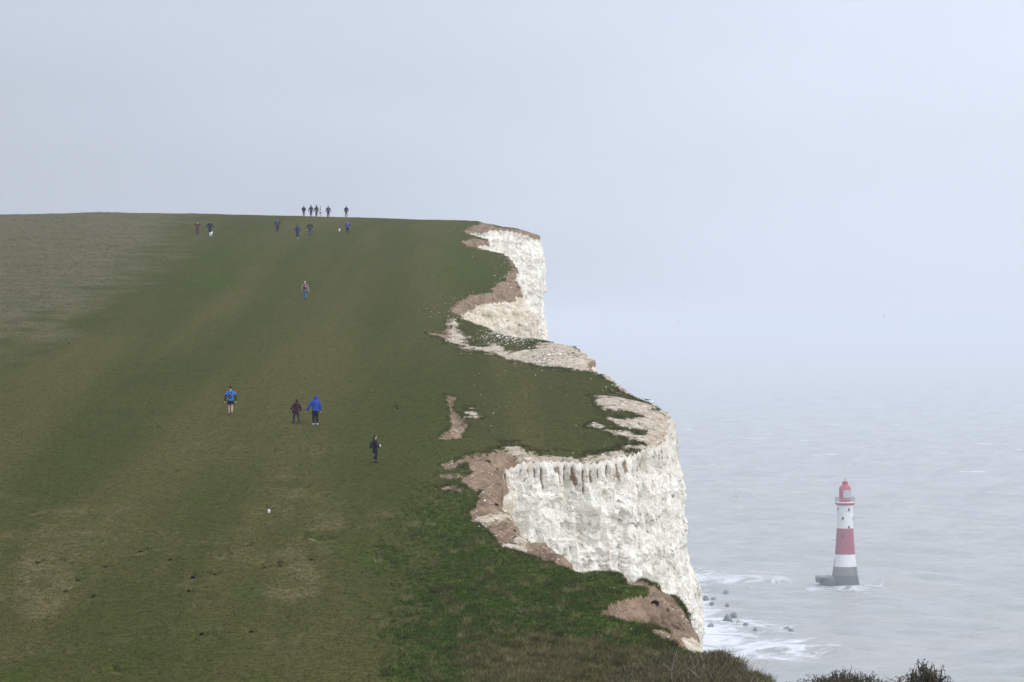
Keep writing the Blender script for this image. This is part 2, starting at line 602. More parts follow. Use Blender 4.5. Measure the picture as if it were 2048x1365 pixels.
# brink of the cliff: photo column, photo row, distance
brink_px = [(1500, 1368, 106), (1445, 1330, 113.5), (1412, 1303, 118), (1395, 1288, 119.5), (1340, 1256, 121.5), (1280, 1238, 123.2),
            (1232, 1220, 125), (1221, 1207, 126.3), (1238, 1194, 128), (1275, 1185, 129.3), (1310, 1178, 130.3), (1350, 1194, 131),
            (1375, 1225, 131.6), (1396, 1252, 132.4), (1385, 1235, 133.4), (1335, 1183, 134.6), (1270, 1152, 137), (1235, 1141, 138.5),
            (1190, 1132, 139.6), (1152, 1130, 140.4), (1140, 1108, 142.5), (1118, 1085, 145), (1085, 1070, 147), (1058, 1063, 148.5),
            (1035, 1032, 152), (1008, 998, 157.5), (1000, 962, 165), (990, 938, 170), (1000, 920, 173.2), (1040, 913, 174.4),
            (1100, 912, 175), (1180, 914, 175.6), (1250, 900, 176.8), (1300, 880, 179), (1328, 850, 184), (1340, 822, 190),
            (1332, 800, 198), (1308, 785, 204), (1262, 768, 209), (1222, 747, 214.5), (1190, 738, 219), (1178, 730, 224),
            (1184, 716, 229), (1150, 692, 240), (1095, 677, 246), (1040, 670, 249.5), (1000, 664, 252.5), (960, 646, 258.5),
            (920, 631, 265), (907, 616, 271), (915, 604, 276.5), (940, 592, 281), (985, 582, 285.5), (1035, 581, 288.5),
            (1038, 572, 292), (1015, 552, 304), (1032, 535, 315), (1022, 517, 327), (1005, 506, 335), (980, 498, 343),
            (945, 489, 351), (930, 484, 357), (945, 480, 362), (972, 477, 366), (960, 473, 371), (935, 464, 386),
            (926, 459, 396), (950, 455, 402), (980, 451, 408), (1040, 456, 412), (1078, 467, 415.5), (1076, 469, 419),
            (1040, 460, 428), (990, 448, 442), (940, 443, 465)]
bp = np.array([pt_px(*p) for p in brink_px])
near = np.array([[16, -400, 0], [16, -60, 0], [15, 0, 0], [13, 40, 0], [10.8, 80, 0], [9.3, 100, 0]], float)
far = np.array([[-13, 505, 0], [-36, 600, 0], [-80, 800, 0], [-120, 1000, 0]], float)
knots = np.vstack([near, bp, far])[:, :2]

# control points that bend the ground away from its base profile: column, row, distance
ctl = [(x, y, d) for x, y, d in brink_px]
for x in (880, 700, 500, 200):
    for y in (1300, 1200, 1100, 1000, 900, 800, 700, 640, 580, 520, 480, 455):
        ctl.append((x, y, float(D_of_y(y))))
for x, y in [(1000, 1200), (1100, 1250), (1200, 1280), (1300, 1320), (1000, 1320), (1100, 1180), (1000, 1150), (960, 1100), (1150, 1190),
             (960, 850), (1000, 800), (1060, 860), (1120, 850), (1180, 870), (1100, 790), (1180, 790), (1060, 750), (960, 730), (1130, 752)]:
    ctl.append((x, y, float(D_of_y(y))))
ctl = np.array(ctl)
cp = np.array([pt_px(*p) for p in ctl])
ca = np.c_[ctl[:, 0] / 100.0, ctl[:, 2] / 14.0]
cr = cp[:, 2] - CZ - base_z(ctl[:, 2])


def _phi(r2):
    return np.sqrt(r2 + 0.02)


_A = _phi(((ca[:, None] - ca[None]) ** 2).sum(-1))
_wt = np.linalg.solve(_A + 0.0 * np.eye(len(ca)), cr)


def rbf(X, Y):
    a = np.stack([(CX + F * X / np.maximum(Y, 20)) / 100.0, Y / 14.0], -1)
    out = np.zeros(X.shape)
    for k in range(len(ca)):
        out += _wt[k] * _phi((a[..., 0] - ca[k, 0]) ** 2 + (a[..., 1] - ca[k, 1]) ** 2)
    fade = sstep(96, 112, Y) * (1 - sstep(440, 480, Y)) * sstep(780, 880, CX + F * X / np.maximum(Y, 20))
    return out * fade


ridge_x = np.array([-600, -100, 0, 120, 200, 280, 400, 600, 700, 850, 950, 1200])
ridge_dy = np.array([-9, -9, -10, -12, -15, -12, -10, -6, -3.5, 0, 1, 2.])


def pits_list():
    """rabbit scrapes and burrows: column, row, half width px, half depth in metres of ground, sink"""
    P = [(75, 1122, 9), (210, 1131, 8), (280, 1100, 6), (340, 1117, 9), (440, 1107, 14), (462, 1104, 8), (385, 1151, 6), (430, 1146, 7),
         (377, 1178, 4), (131, 1179, 4), (155, 1158, 5), (185, 1191, 3), (403, 1265, 5), (502, 1260, 5), (235, 1340, 10), (143, 1123, 7),
         (495, 1089, 6), (905, 1090, 22), (910, 1190, 16), (640, 1074, 24), (872, 996, 9), (755, 1092, 6), (795, 816, 7), (560, 1129, 5),
         (1000, 1103, 9), (1170, 1140, 20), (1215, 1168, 10), (665, 460, 17), (840, 461, 16), (895, 541, 8), (530, 1132, 5), (622, 1116, 5)]
    return P


def hgt(X, Y, detail=True):
    X = np.asarray(X, float); Y = np.asarray(Y, float)
    z = base_z(Y)
    px = CX + F * X / np.maximum(Y, 20)
    z = z - np.interp(px, ridge_x, ridge_dy) / F * Y * sstep(280, 440, Y)
    z = z + rbf(X, Y)
    if detail:
        q = np.stack([X, Y], -1)
        sc = sstep(20, 60, Y)
        z = z + sc * (0.30 * (fbm(q * 0.045, 3) - 0.5) + 0.17 * (fbm(q * 0.35 + 9, 3) - 0.5))
        rightl = sstep(820, 1000, px) * (1 - sstep(150, 175, Y)) * sstep(60, 100, Y)
        z = z + rightl * 0.30 * (fbm(q * 0.55 + 31, 4) - 0.5)
    return z + CZ


def ray_hit(x, y, lo=100, hi=480):
    ds = np.arange(lo, hi, 0.1)
    X = (x - CX) / F * ds
    z = hgt(X, ds)
    s = CZ + (YH - y) / F * ds
    k = np.argmax(z >= s)
    if not (z >= s).any():
        k = np.argmin(s - z)
    return np.array([X[k], ds[k], z[k]])


# sample the brink
t = np.concatenate([[0], np.cumsum(np.hypot(*np.diff(knots, axis=0).T))])
tt = np.arange(0, t[-1], 0.05)
bx, by = np.interp(tt, t, knots[:, 0]), np.interp(tt, t, knots[:, 1])
kk = np.exp(-0.5 * (np.arange(-24, 25) / 7.0) ** 2); kk /= kk.sum()
sm = lambda a: np.convolve(np.pad(a, 24, mode='edge'), kk, 'valid')
bx, by = sm(bx), sm(by)
# fine raggedness of the edge
nx = (fbm(np.c_[tt * 0.55, 0 * tt + 3.1], 4) - 0.5)
amp = 0.9 * sstep(100, 125, by) * np.clip(by / 170.0, 0.6, 1.8)
bx = bx + nx * amp
by = np.maximum.accumulate(by + 1e-4 * np.arange(len(by)) / len(by))
keep = [0]
acc = 0.0
for i in range(1, len(tt)):
    acc += math.hypot(bx[i] - bx[i - 1], by[i] - by[i - 1])
    Yc = by[i]
    step = 6.0 if Yc < 60 else 0.5 if Yc < 100 else (0.00105 * Yc if Yc < 445 else 6.0)
    if acc >= step:
        keep.append(i); acc = 0.0
keep = np.array(keep)
BX, BY, BS = bx[keep], by[keep], tt[keep]
BY = BY + 1e-3 * np.arange(len(BY)) / len(BY)
NR = len(BX)
print('brink rows', NR)

# ---- turf sheet
nc1, nc2 = 120, 190
XL = -(0.185 * np.maximum(BY, 0) + 25)
XL = np.where(BY < 60, -60, XL)
inner = np.minimum(0.075 * np.maximum(BY, 60), (BX - XL) * 0.5)
u1 = np.linspace(0, 1, nc1) ** 1.25
u2 = np.linspace(0, 1, nc2 + 1)[1:]
dist = np.concatenate([inner[:, None] * u1[None], inner[:, None] + (BX - XL - inner)[:, None] * u2[None]], 1)
GX = BX[:, None] - dist
GY = np.repeat(BY[:, None], GX.shape[1], 1)
GZ = hgt(GX, GY)
PX, PY = to_px(np.stack([GX, GY, GZ], -1))

# true plan distance to the brink
ed = np.full(GX.shape, 30.0)
near_m = dist < 14
fi = np.where(near_m)
stepb = 2
sub = np.c_[BX[::stepb], BY[::stepb]]
order_rows = fi[0]
res = np.full(len(order_rows), 30.0)
win = 60
ctr = order_rows // stepb
for off in range(-win, win + 1):
    j = np.clip(ctr + off, 0, len(sub) - 1)
    res = np.minimum(res, np.hypot(GX[fi] - sub[j, 0], GY[fi] - sub[j, 1]))
ed[fi] = res

nz1 = fbm(np.stack([GX, GY], -1) * 0.8, 3) - 0.5
nz2 = fbm(np.stack([GX, GY], -1) * 0.22 + 5, 3) - 0.5


WX = PX + 150 * nz2 + 50 * nz1
WY = PY + 40 * nz2


def pmw(poly, soft):
    return np.clip(0.5 + poly_sd(WX, WY, poly) / (2 * soft), 0, 1)


def pm(poly, soft=6.0, wob=10.0):
    sd = poly_sd(PX, PY, poly)
    return np.clip(0.5 + (sd + nz1 * wob) / (2 * soft), 0, 1)


soil_polys = [
    [(893, 930), (925, 916), (985, 900), (1045, 893), (1085, 905), (1060, 918), (1000, 925), (990, 940), (1003, 965), (1012, 998), (1040, 1032), (1062, 1064),
     (1120, 1085), (1145, 1108), (1160, 1136), (1105, 1131), (1070, 1113), (1040, 1098), (995, 1086), (980, 1058), (946, 1042), (941, 1030), (957, 1000),
     (965, 985), (925, 968), (925, 955), (950, 948), (938, 938)],
    [(884, 932), (920, 924), (950, 926), (938, 936), (892, 936)],
    [(880, 948), (905, 944), (935, 950), (920, 958), (885, 956)],
    [(880, 975), (905, 972), (928, 980), (920, 986), (890, 985)],
    [(862, 994), (875, 990), (884, 997), (868, 999)],
    [(1232, 1138), (1265, 1146), (1345, 1185), (1400, 1258), (1420, 1300), (1390, 1285), (1335, 1215), (1290, 1172), (1262, 1170), (1240, 1150)],
    [(1300, 1262), (1345, 1260), (1405, 1300), (1380, 1305), (1330, 1285)],
    [(893, 790), (910, 794), (908, 815), (924, 832), (936, 852), (925, 872), (874, 879), (893, 862), (905, 846)],
    [(985, 578), (1030, 548), (1040, 582), (1000, 586)],
    [(925, 484), (950, 477), (976, 487), (972, 500), (940, 490)],
    [(860, 668), (893, 664), (893, 670), (866, 671)],
    [(935, 457), (975, 443), (1000, 447), (960, 460)],
    [(893, 640), (907, 636), (905, 660), (899, 690), (890, 686)],
]
sand_polys = [
    [(900, 645), (911, 640), (920, 657), (938, 668), (922, 672), (945, 683), (1000, 690), (1020, 698), (1060, 697), (1085, 690), (1110, 682), (1140, 685), (1170, 697),
     (1190, 712), (1186, 738), (1150, 739), (1100, 736), (1045, 722), (1000, 711), (950, 698), (915, 691), (898, 687)],
    [(1180, 797), (1232, 785), (1262, 790), (1290, 799), (1345, 806), (1345, 822), (1300, 822), (1250, 819), (1210, 822), (1192, 808)],
    [(1205, 826), (1245, 832), (1300, 828), (1345, 830), (1330, 850), (1260, 855), (1228, 846)],
    [(1172, 853), (1192, 843), (1226, 856), (1252, 851), (1330, 850), (1315, 872), (1250, 872), (1205, 858)],
    [(1248, 800), (1345, 806), (1350, 850), (1312, 882), (1240, 878), (1262, 862), (1290, 848), (1240, 838), (1285, 822)],
    [(1000, 890), (1040, 889), (1050, 900), (1085, 908), (1130, 912), (1195, 914), (1230, 898), (1255, 884), (1310, 866), (1330, 850), (1290, 895), (1180, 922), (1040, 920)],
    [(1195, 733), (1220, 738), (1262, 765), (1300, 784), (1240, 762), (1200, 745)],
    [(930, 822), (945, 822), (966, 832), (948, 836), (932, 833)], 
    [(1385, 1268), (1405, 1290), (1425, 1312), (1400, 1300)], [(1002, 1016), (1042, 1020), (1010, 1032), (958, 1046), (952, 1038)],
    [(1015, 1080), (1035, 1062), (1058, 1070), (1052, 1098), (1008, 1092)],
]
soil = np.zeros(GX.shape); sand = np.zeros(GX.shape)
for p in soil_polys: soil = np.maximum(soil, pm(p, 5.0, 14.0))
for p in sand_polys: sand = np.maximum(sand, 0.92 * pm(p, 9.0, 22.0))
rimw = np.interp(BY, [0, 110, 118, 130, 140, 172, 178, 205, 230, 265, 300, 340, 420, 450, 1000], [0.3, 0.3, 0.35, 0.5, 0.5, 0.4, 0.5, 0.7, 0.8, 0.4, 0.5, 0.5, 0.5, 0.4, 0.3])[:, None]
rim = sstep(1.0, 0.35, ed / (rimw * (1 + 1.2 * nz1)))
paler = sstep(176, 182, GY) * (1 - sstep(226, 245, GY))
soil = np.maximum(soil, rim * (1 - paler))
sand = np.maximum(sand, rim * paler)
soil *= 1 - 0.9 * sand

lush = np.zeros(GX.shape)
lush = np.maximum(lush, pmw([(850, 1400), (815, 1240), (850, 1120), (880, 1040), (940, 1000), (1010, 1085), (1160, 1130), (1250, 1140), (1420, 1310), (1500, 1400), (1700, 1500), (1000, 1500)], 85))
lush = np.maximum(lush, 0.55 * pmw([(860, 800), (895, 760), (905, 850), (905, 900), (1000, 890), (940, 930), (940, 1000), (880, 1060), (825, 1000), (840, 880)], 45))
lush = np.maximum(lush, 0.8 * pm([(365, 560), (420, 545), (480, 556), (470, 578), (400, 574)], 14, 24))
lush = np.maximum(lush, 0.45 * pm([(320, 500), (600, 480), (620, 500), (380, 540)], 14, 30))
lush = np.maximum(lush, 0.55 * pm([(880, 450), (925, 470), (1000, 510), (1010, 560), (905, 600), (850, 560)], 30, 40))
lush = np.maximum(lush, 0.6 * pm([(570, 1050), (640, 1075), (800, 1100), (850, 1130), (760, 1150), (620, 1090)], 16, 40))
for x, y, w in [(60, 1020, 30), (170, 1145, 30), (235, 1335, 40), (490, 1185, 40), (520, 1360, 30), (40, 1350, 50), (400, 1000, 20), (650, 470, 25)]:
    lush = np.maximum(lush, 0.55 * np.clip(1.3 - np.hypot((PX - x) / w, (PY - y) / (w * 0.45)) + nz1, 0, 1))
dry = np.zeros(GX.shape)
for x, y, rx, ry, a in [(330, 1150, 480, 120, .42), (600, 1260, 300, 120, .36), (250, 1040, 420, 60, .22), (100, 1190, 120, 70, .5), (330, 1110, 120, 70, .55), (440, 1130, 120, 60, .55), (590, 1150, 90, 110, .5), (720, 1040, 150, 60, .5), (660, 1130, 60, 60, .45),
                        (600, 1300, 150, 60, .6), (300, 1270, 230, 60, .3), (120, 1300, 160, 60, .35), (480, 900, 300, 40, .2), (620, 980, 120, 50, .35)]:
    dry = np.maximum(dry, a * np.clip(1.25 - np.hypot((PX - x) / rx, (PY - y) / ry) + 1.4 * nz2, 0, 1))
stripe = fbm(np.stack([GX * 0.42, GY * 0.035], -1) + 61, 3)
stripe2 = fbm(np.stack([GX * 1.3, GY * 0.35], -1) + 81, 3)
dry = np.clip(dry * (0.45 + 0.9 * sstep(0.36, 0.68, stripe) * (0.3 + 1.4 * stripe2)), 0, 0.52)
dry *= 1 - 0.7 * lush
# tawny tussocks low on the right
tawny = 0.75 * np.clip(1.2 - np.hypot((PX - 1130) / 190, (PY - 1335) / 60) + nz1, 0, 1)
dry = np.maximum(dry, tawny)
lush *= 1 - 0.8 * tawny
roughm = np.clip(0.5 + (poly_sd(PX, PY, [(-400, 300), (390, 300), (385, 432), (345, 480), (300, 520), (215, 590), (110, 650), (-20, 690), (-400, 760)]) + nz2 * 160) / 150, 0, 1)
terr = pm([(905, 690), (1000, 712), (1045, 725), (1180, 742), (1310, 780), (1340, 830), (1250, 900), (1100, 915), (1000, 895), (930, 870), (910, 790)], 14, 20)
terr = np.maximum(terr, pm([(912, 632), (960, 645), (1090, 678), (1060, 698), (1000, 692), (940, 670)], 8, 12))
lush *= 1 - 0.85 * terr

# relief: banks where soil shows, trough of the gully, dents
GZ -= 0.28 * sstep(0.3, 0.9, soil) * (1 + 1.5 * nz1) * (GY < 240)
for (lx, ly), (hx, hy), w, a in [((905, 672), (1060, 712), 11, 0.35)]:
    ex, ey = hx - lx, hy - ly
    tq = np.clip(((PX - lx) * ex + (PY - ly) * ey) / (ex * ex + ey * ey), 0, 1)
    GZ -= a * np.exp(-((PX - lx - tq * ex) ** 2 / 30 ** 2 + (PY - ly - tq * ey) ** 2 / w ** 2))
GZ += soil * (GY < 175) * sstep(0.0, 0.8, ed) * 1.5 * (fbm(np.stack([GX * 0.75, GY * 0.42], -1) + 40, 3) - 0.42)
pit_xyz = []
for x, y, w in pits_list():
    c = ray_hit(x, y)
    r = max(w * c[1] / F * 1.15, 0.2)
    pit_xyz.append((c, r))
    dx, dy = (GX - c[0]) / r, (GY - c[1]) / max(0.55, r * 1.2)
    ww = np.exp(-(dx ** 2 + dy ** 2) ** 3)
    rag = 0.6 + 0.8 * (nz1 + 0.5)
    GZ -= (0.42 + 0.20 * min(r, 0.8)) * ww * rag
    soil = np.maximum(soil, (0.9 if w > 12 else 0.5) * sstep(0.3, 0.7, ww * rag))
    throw = np.exp(-((GX - c[0] - 0.3 * r) / (1.3 * r)) ** 2 - ((GY - c[1] + 1.3) / 0.8) ** 2)
    dry = np.maximum(dry, 0.75 * throw * (nz1 + .7))
# round the brink over
GZ -= 0.35 * np.exp(-ed / 0.45) * sstep(100, 115, GY)
GZ -= 0.8 * np.exp(-ed / 1.6) * sstep(177, 184, GY) * (1 - sstep(206, 216, GY))

holes = []
for x, y, r in [(975, 926, .20), (992, 1011, .17), (1028, 1053, .14), (1052, 1053, .12), (1064, 1082, .10), (1090, 1104, .18)]:
    c = ray_hit(x, y + 4)
    holes.append((c, r))
    dx, dy = (GX - c[0]) / r, (GY - c[1]) / 0.8

nr, ncg = GX.shape
gi, gj = np.meshgrid(np.arange(nr - 1), np.arange(ncg - 1), indexing='ij')
gq = np.stack([gi * ncg + gj + 1, gi * ncg + gj, (gi + 1) * ncg + gj, (gi + 1) * ncg + gj + 1], -1).reshape(-1, 4)
ground_me = np_mesh('clifftop', np.stack([GX, GY, GZ], -1).reshape(-1, 3), gq, M['ground'], True,
                    dict(lush=lush.ravel(), dry=dry.ravel(), rough=roughm.ravel(), soil=soil.ravel(), sand=sand.ravel(), terrace=terr.ravel()))
ground = link('clifftop_ground', ground_me)
tag(ground, 'green down sloping up to the ridge along the cliff edge', 'grassland', kind='structure')

# ---- cliff face swept down from the brink
tv = np.concatenate([np.linspace(0, 2.4, 34), 2.4 + np.cumsum(np.full(105, 0.15)), 18.15 + np.cumsum(np.geomspace(0.3, 14, 22))])
tv = tv[tv < 140]
top = np.c_[GX[:, 0], GY[:, 0], GZ[:, 0]]
seg = np.concatenate([[0], np.cumsum(np.hypot(np.diff(BX), np.diff(BY)))])


def gsm(a, sig):
    """gaussian smoothing along the brink's arc length"""
    g = np.arange(0, seg[-1], 0.25)
    v = np.interp(g, seg, a)
    r = max(1, int(3 * sig / 0.25))
    k = np.exp(-0.5 * (np.arange(-r, r + 1) * 0.25 / sig) ** 2); k /= k.sum()
    v2 = np.convolve(np.pad(v, r, mode='edge'), k, 'valid')
    return np.interp(seg, g, v2)


def normals(xx, yy):
    tx, ty = np.gradient(xx, seg), np.gradient(yy, seg)
    l = np.hypot(tx, ty) + 1e-9
    return ty / l, -tx / l


levels = [0.3, 0.6, 1.0, 1.6, 2.4, 3.4]
sx = np.array([BX] + [gsm(BX, s) for s in levels])
sy = np.array([BY] + [gsm(BY, s) for s in levels])
nxs, nys = normals(gsm(BX, 2.2), gsm(BY, 2.2))
nxs, nys = gsm(nxs, 1.0), gsm(nys, 1.0)
soil_dep = np.interp(BY, [0, 110, 118, 125, 133, 138, 145, 168, 174, 182, 215, 226, 250, 262, 285, 300, 320, 345, 360, 375, 400, 425, 1000],
                     [1, 1, 1.0, 1.3, 1.2, 0.9, 0.9, 0.8, 1.1, 0.35, 0.35, 0.4, 0.4, 0.7, 0.75, 0.6, 0.4, 0.8, 0.7, 0.4, 0.4, 0.4, 0.6])
sand_dep = np.interp(BY, [0, 110, 118, 133, 140, 176, 182, 215, 226, 245, 262, 290, 300, 330, 1000],
                     [2, 2, 3.6, 3.2, 1.2, 1.0, 1.6, 1.8, 2.5, 3.0, 5.0, 3.6, 0.8, 0.3, 0.2])
slope_s = np.interp(BY, [0, 110, 117, 130, 136, 150, 172, 178, 215, 226, 250, 262, 285, 300, 340, 360, 1000],
                    [.4, .4, .8, .8, .4, .3, .25, .15, .3, .4, .5, .9, .8, .4, .5, .5, .3])
cv = []
lean = np.interp(BY, [0, 130, 172, 182, 200, 230, 300, 1000], [.10, .10, .10, .13, .14, .10, .09, .09])
fl_n = fbm(np.c_[seg * 1.25, 0 * seg], 2)
flute = sstep(0.40, 0.62, fl_n)
for k, tdep in enumerate(tv):
    lvl = min(len(levels), 0.25 + tdep * 0.32)
    i0 = int(lvl); fr = lvl - i0; i1 = min(i0 + 1, len(levels))
    x0 = sx[i0] * (1 - fr) + sx[i1] * fr
    y0 = sy[i0] * (1 - fr) + sy[i1] * fr
    sdm = soil_dep + 0.6 * sand_dep
    off = slope_s * np.minimum(tdep, sdm) + lean * np.clip(tdep - sdm, 0, 25) + 0.05 * max(tdep - 25, 0)
    cv.append(np.c_[x0 + nxs * off, y0 + nys * off, top[:, 2] - tdep])
CV = np.stack(cv, 1)                      # rows, depth, 3
TV = np.repeat(tv[None], NR, 0)
amp = sstep(0.0, 1.2, TV)
q3 = CV.copy()
blk = fbm(q3 * np.array([.30, .30, .16]), 2) - 0.5
blk2 = fbm(q3 * np.array([1.3, 1.3, 1.6]) + 11, 3) - 0.5
crag = np.abs(fbm(q3 * np.array([.55, .55, .8]) + 51, 4) - 0.5)
strat = fbm(np.stack([q3[..., 0] * .12, q3[..., 1] * .12, q3[..., 2] * 1.5], -1) + 70, 3) - 0.5
vr = 1 - 2 * np.abs(fbm(np.stack([seg[:, None] * .85 + 0.6 * blk2, q3[..., 2] * .10], -1) + 140, 4) - .5)
vr2 = 1 - 2 * np.abs(fbm(np.stack([seg[:, None] * 2.4 + 0.5 * blk2, q3[..., 2] * .35], -1) + 240, 3) - .5)
step_ = np.floor(q3[..., 2] * 0.55 + 2.5 * blk) % 2
disp = amp * (1.35 * blk + 0.12 * blk2 + 0.14 * strat - 0.12 * crag + 1.0 * np.floor(fbm(q3 * np.array([.62, .62, .16]) + 19, 2) * 9) / 9 - 0.5 + 0.34 * np.floor(fbm(q3 * np.array([1.5, 1.5, .6]) + 29, 2) * 6) / 6 - 0.17 - 0.55 * vr ** 6 - 0.22 * vr2 ** 5 + 0.10 * step_ + 0.15 - 0.55 * np.abs(fbm(q3 * np.array([1.1, 1.1, .9]) + 91, 3) - .5))
# fluted white buttresses under the turf of the bay's back wall and the headland
fl_w = (sstep(173, 174.5, BY) * (1 - sstep(205, 212, BY)))[:, None] * sstep(0.15, 0.5, TV) * (1 - sstep(1.0, 2.1, TV + 0.8 * (fbm(np.stack([seg[:, None] * .9 + 0 * TV, TV * .5], -1), 2) - .5)))
fl = fbm(np.stack([np.repeat((seg * 2.7)[:, None], len(tv), 1), TV * 0.25], -1), 2)
phs = (seg / 0.52 + 2.2 * fbm(np.c_[seg * 0.35, 0 * seg + 8], 2))[:, None] + 0.35 * (fbm(np.stack([seg[:, None] + 0 * TV, TV * .8], -1), 2) - .5)
fl = sstep(0.34, 0.62, 0.5 + 0.5 * np.sin(2 * np.pi * phs) + 1.0 * (fl - 0.5))
disp = disp + fl_w * (0.26 * fl - 0.16)
blend = np.where(TV > 60, 0.3, 1.0)
CV[..., 0] += nxs[:, None] * disp * blend
CV[..., 1] += nys[:, None] * disp * blend
CV[:, 0] = top
CV[..., 2] = np.maximum(CV[..., 2], -1.0)
nzc = fbm(np.stack([seg[:, None] * 0.5 + 0 * TV, TV * 0.6], -1), 3) - 0.5
csoil = sstep(0.35, -0.25, (TV - soil_dep[:, None] * (1 + 1.1 * nzc)) / 0.7)
influte = (sstep(172.8, 174.2, BY) * (1 - sstep(196, 204, BY)))[:, None]
csoil = csoil * (1 - influte) + influte * np.maximum(sstep(0.35, 0.1, TV) * 0.3, (1 - fl) * sstep(0.12, 0.4, TV) * 0.66 * sstep(1.5, 0.8, TV + 2.4 * (fbm(np.stack([seg[:, None] * 1.6 + 0 * TV, 0 * TV + 4], -1), 2) - .5)) * sstep(196, 182, BY)[:, None])
csand = sstep(0.5, -0.5, (TV - soil_dep[:, None] - sand_dep[:, None] * (1 + 1.3 * nzc)) / 1.0)
csand = csand * (1 - 0.6 * influte)
nt = len(tv)
ci, cj = np.meshgrid(np.arange(NR - 1), np.arange(nt - 1), indexing='ij')
cq = np.stack([ci * nt + cj, ci * nt + cj + 1, (ci + 1) * nt + cj + 1, (ci + 1) * nt + cj], -1).reshape(-1, 4)
cliff_me = np_mesh('cliff', CV.reshape(-1, 3), cq, M['cliff'], False, dict(soil=csoil.ravel(), sand=csand.ravel(), depth=TV.ravel()))
cliff = link('chalk_cliff', cliff_me)
tag(cliff, 'white chalk cliff dropping from the turf edge to the sea', 'cliff', kind='structure')

# ------------------------------------------------------------------ sea
ys = np.concatenate([[-6000, -2000, -500, 0, 300, 600, 780], np.arange(820, 1500, 2.2), 1500 * np.exp(np.arange(0, 2.0, 0.0035)), [12000, 14000, 17000, 21000, 26000]])
ys = np.unique(np.round(ys, 3))
xa = np.concatenate([[-9, -4, -2, -1, -.5, -.2, -.08], np.arange(0.0, 0.195, 0.0007), [.21, .25, .35, .5, .8, 1.5, 3, 6, 9]])
ww = np.maximum(ys, 900)
SX = xa[None] * ww[:, None]
SY = np.repeat(ys[:, None], len(xa), 1)
SZ = np.zeros(SX.shape)
wmask = sstep(830, 880, SY) * (1 - sstep(5000, 9000, SY)) * (SX > -20) * (SX < 0.2 * SY)
wr = np.random.default_rng(5)
for k in range(46):
    L = 9 * (48 / 9) ** wr.random()
    a = math.radians(205 + wr.normal() * 26)
    kx, ky = math.sin(a) * 2 * math.pi / L, math.cos(a) * 2 * math.pi / L
    ph = kx * SX + ky * SY + wr.random() * 6.28
    SZ += wmask * 0.0058 * L * np.sin(ph + 0.35 * np.sin(ph)) * np.clip(1.5 - SY / (L * 260), 0, 1)
spx, spy = to_px(np.stack([SX, SY, SZ * 0], -1))
foam = np.zeros(SX.shape)


def fpoly(poly, soft, a):
    sd = poly_sd(spx, spy, poly)
    return a * np.clip(0.5 + sd / (2 * soft), 0, 1)


vis = (SY > 800) & (SY < 1700)
foam = np.maximum(foam, fpoly([(1300, 1170), (1420, 1185), (1440, 1215), (1480, 1235), (1530, 1262), (1500, 1300), (1480, 1345), (1300, 1345)], 40, 0.74))
foam = np.maximum(foam, fpoly([(1400, 1225), (1560, 1225), (1600, 1240), (1590, 1275), (1450, 1275)], 25, 0.58))
foam = np.maximum(foam, fpoly([(1380, 1285), (1560, 1270), (1720, 1288), (1680, 1312), (1540, 1330), (1380, 1330)], 18, 0.62))
foam = np.maximum(foam, fpoly([(1300, 1140), (1420, 1135), (1600, 1150), (1640, 1170), (1500, 1175), (1300, 1168)], 14, 0.58))
foam = np.maximum(foam, fpoly([(1600, 1172), (1640, 1165), (1770, 1166), (1765, 1178), (1700, 1186), (1620, 1190)], 9, 0.52))
foam *= vis
nsr, nsc = SX.shape
si, sj = np.meshgrid(np.arange(nsr - 1), np.arange(nsc - 1), indexing='ij')
sq = np.stack([si * nsc + sj, si * nsc + sj + 1, (si + 1) * nsc + sj + 1, (si + 1) * nsc + sj], -1).reshape(-1, 4)
sea = link('sea', np_mesh('sea', np.stack([SX, SY, SZ], -1).reshape(-1, 3), sq, M['sea'], True, dict(foam=foam.ravel())))
tag(sea, 'pale grey choppy sea under the cliff', 'sea', kind='structure')


def sea_pt(x, y):
    d = CZ * F / (y - YH)
    return np.array([(x - CX) / F * d, d, 0.0])


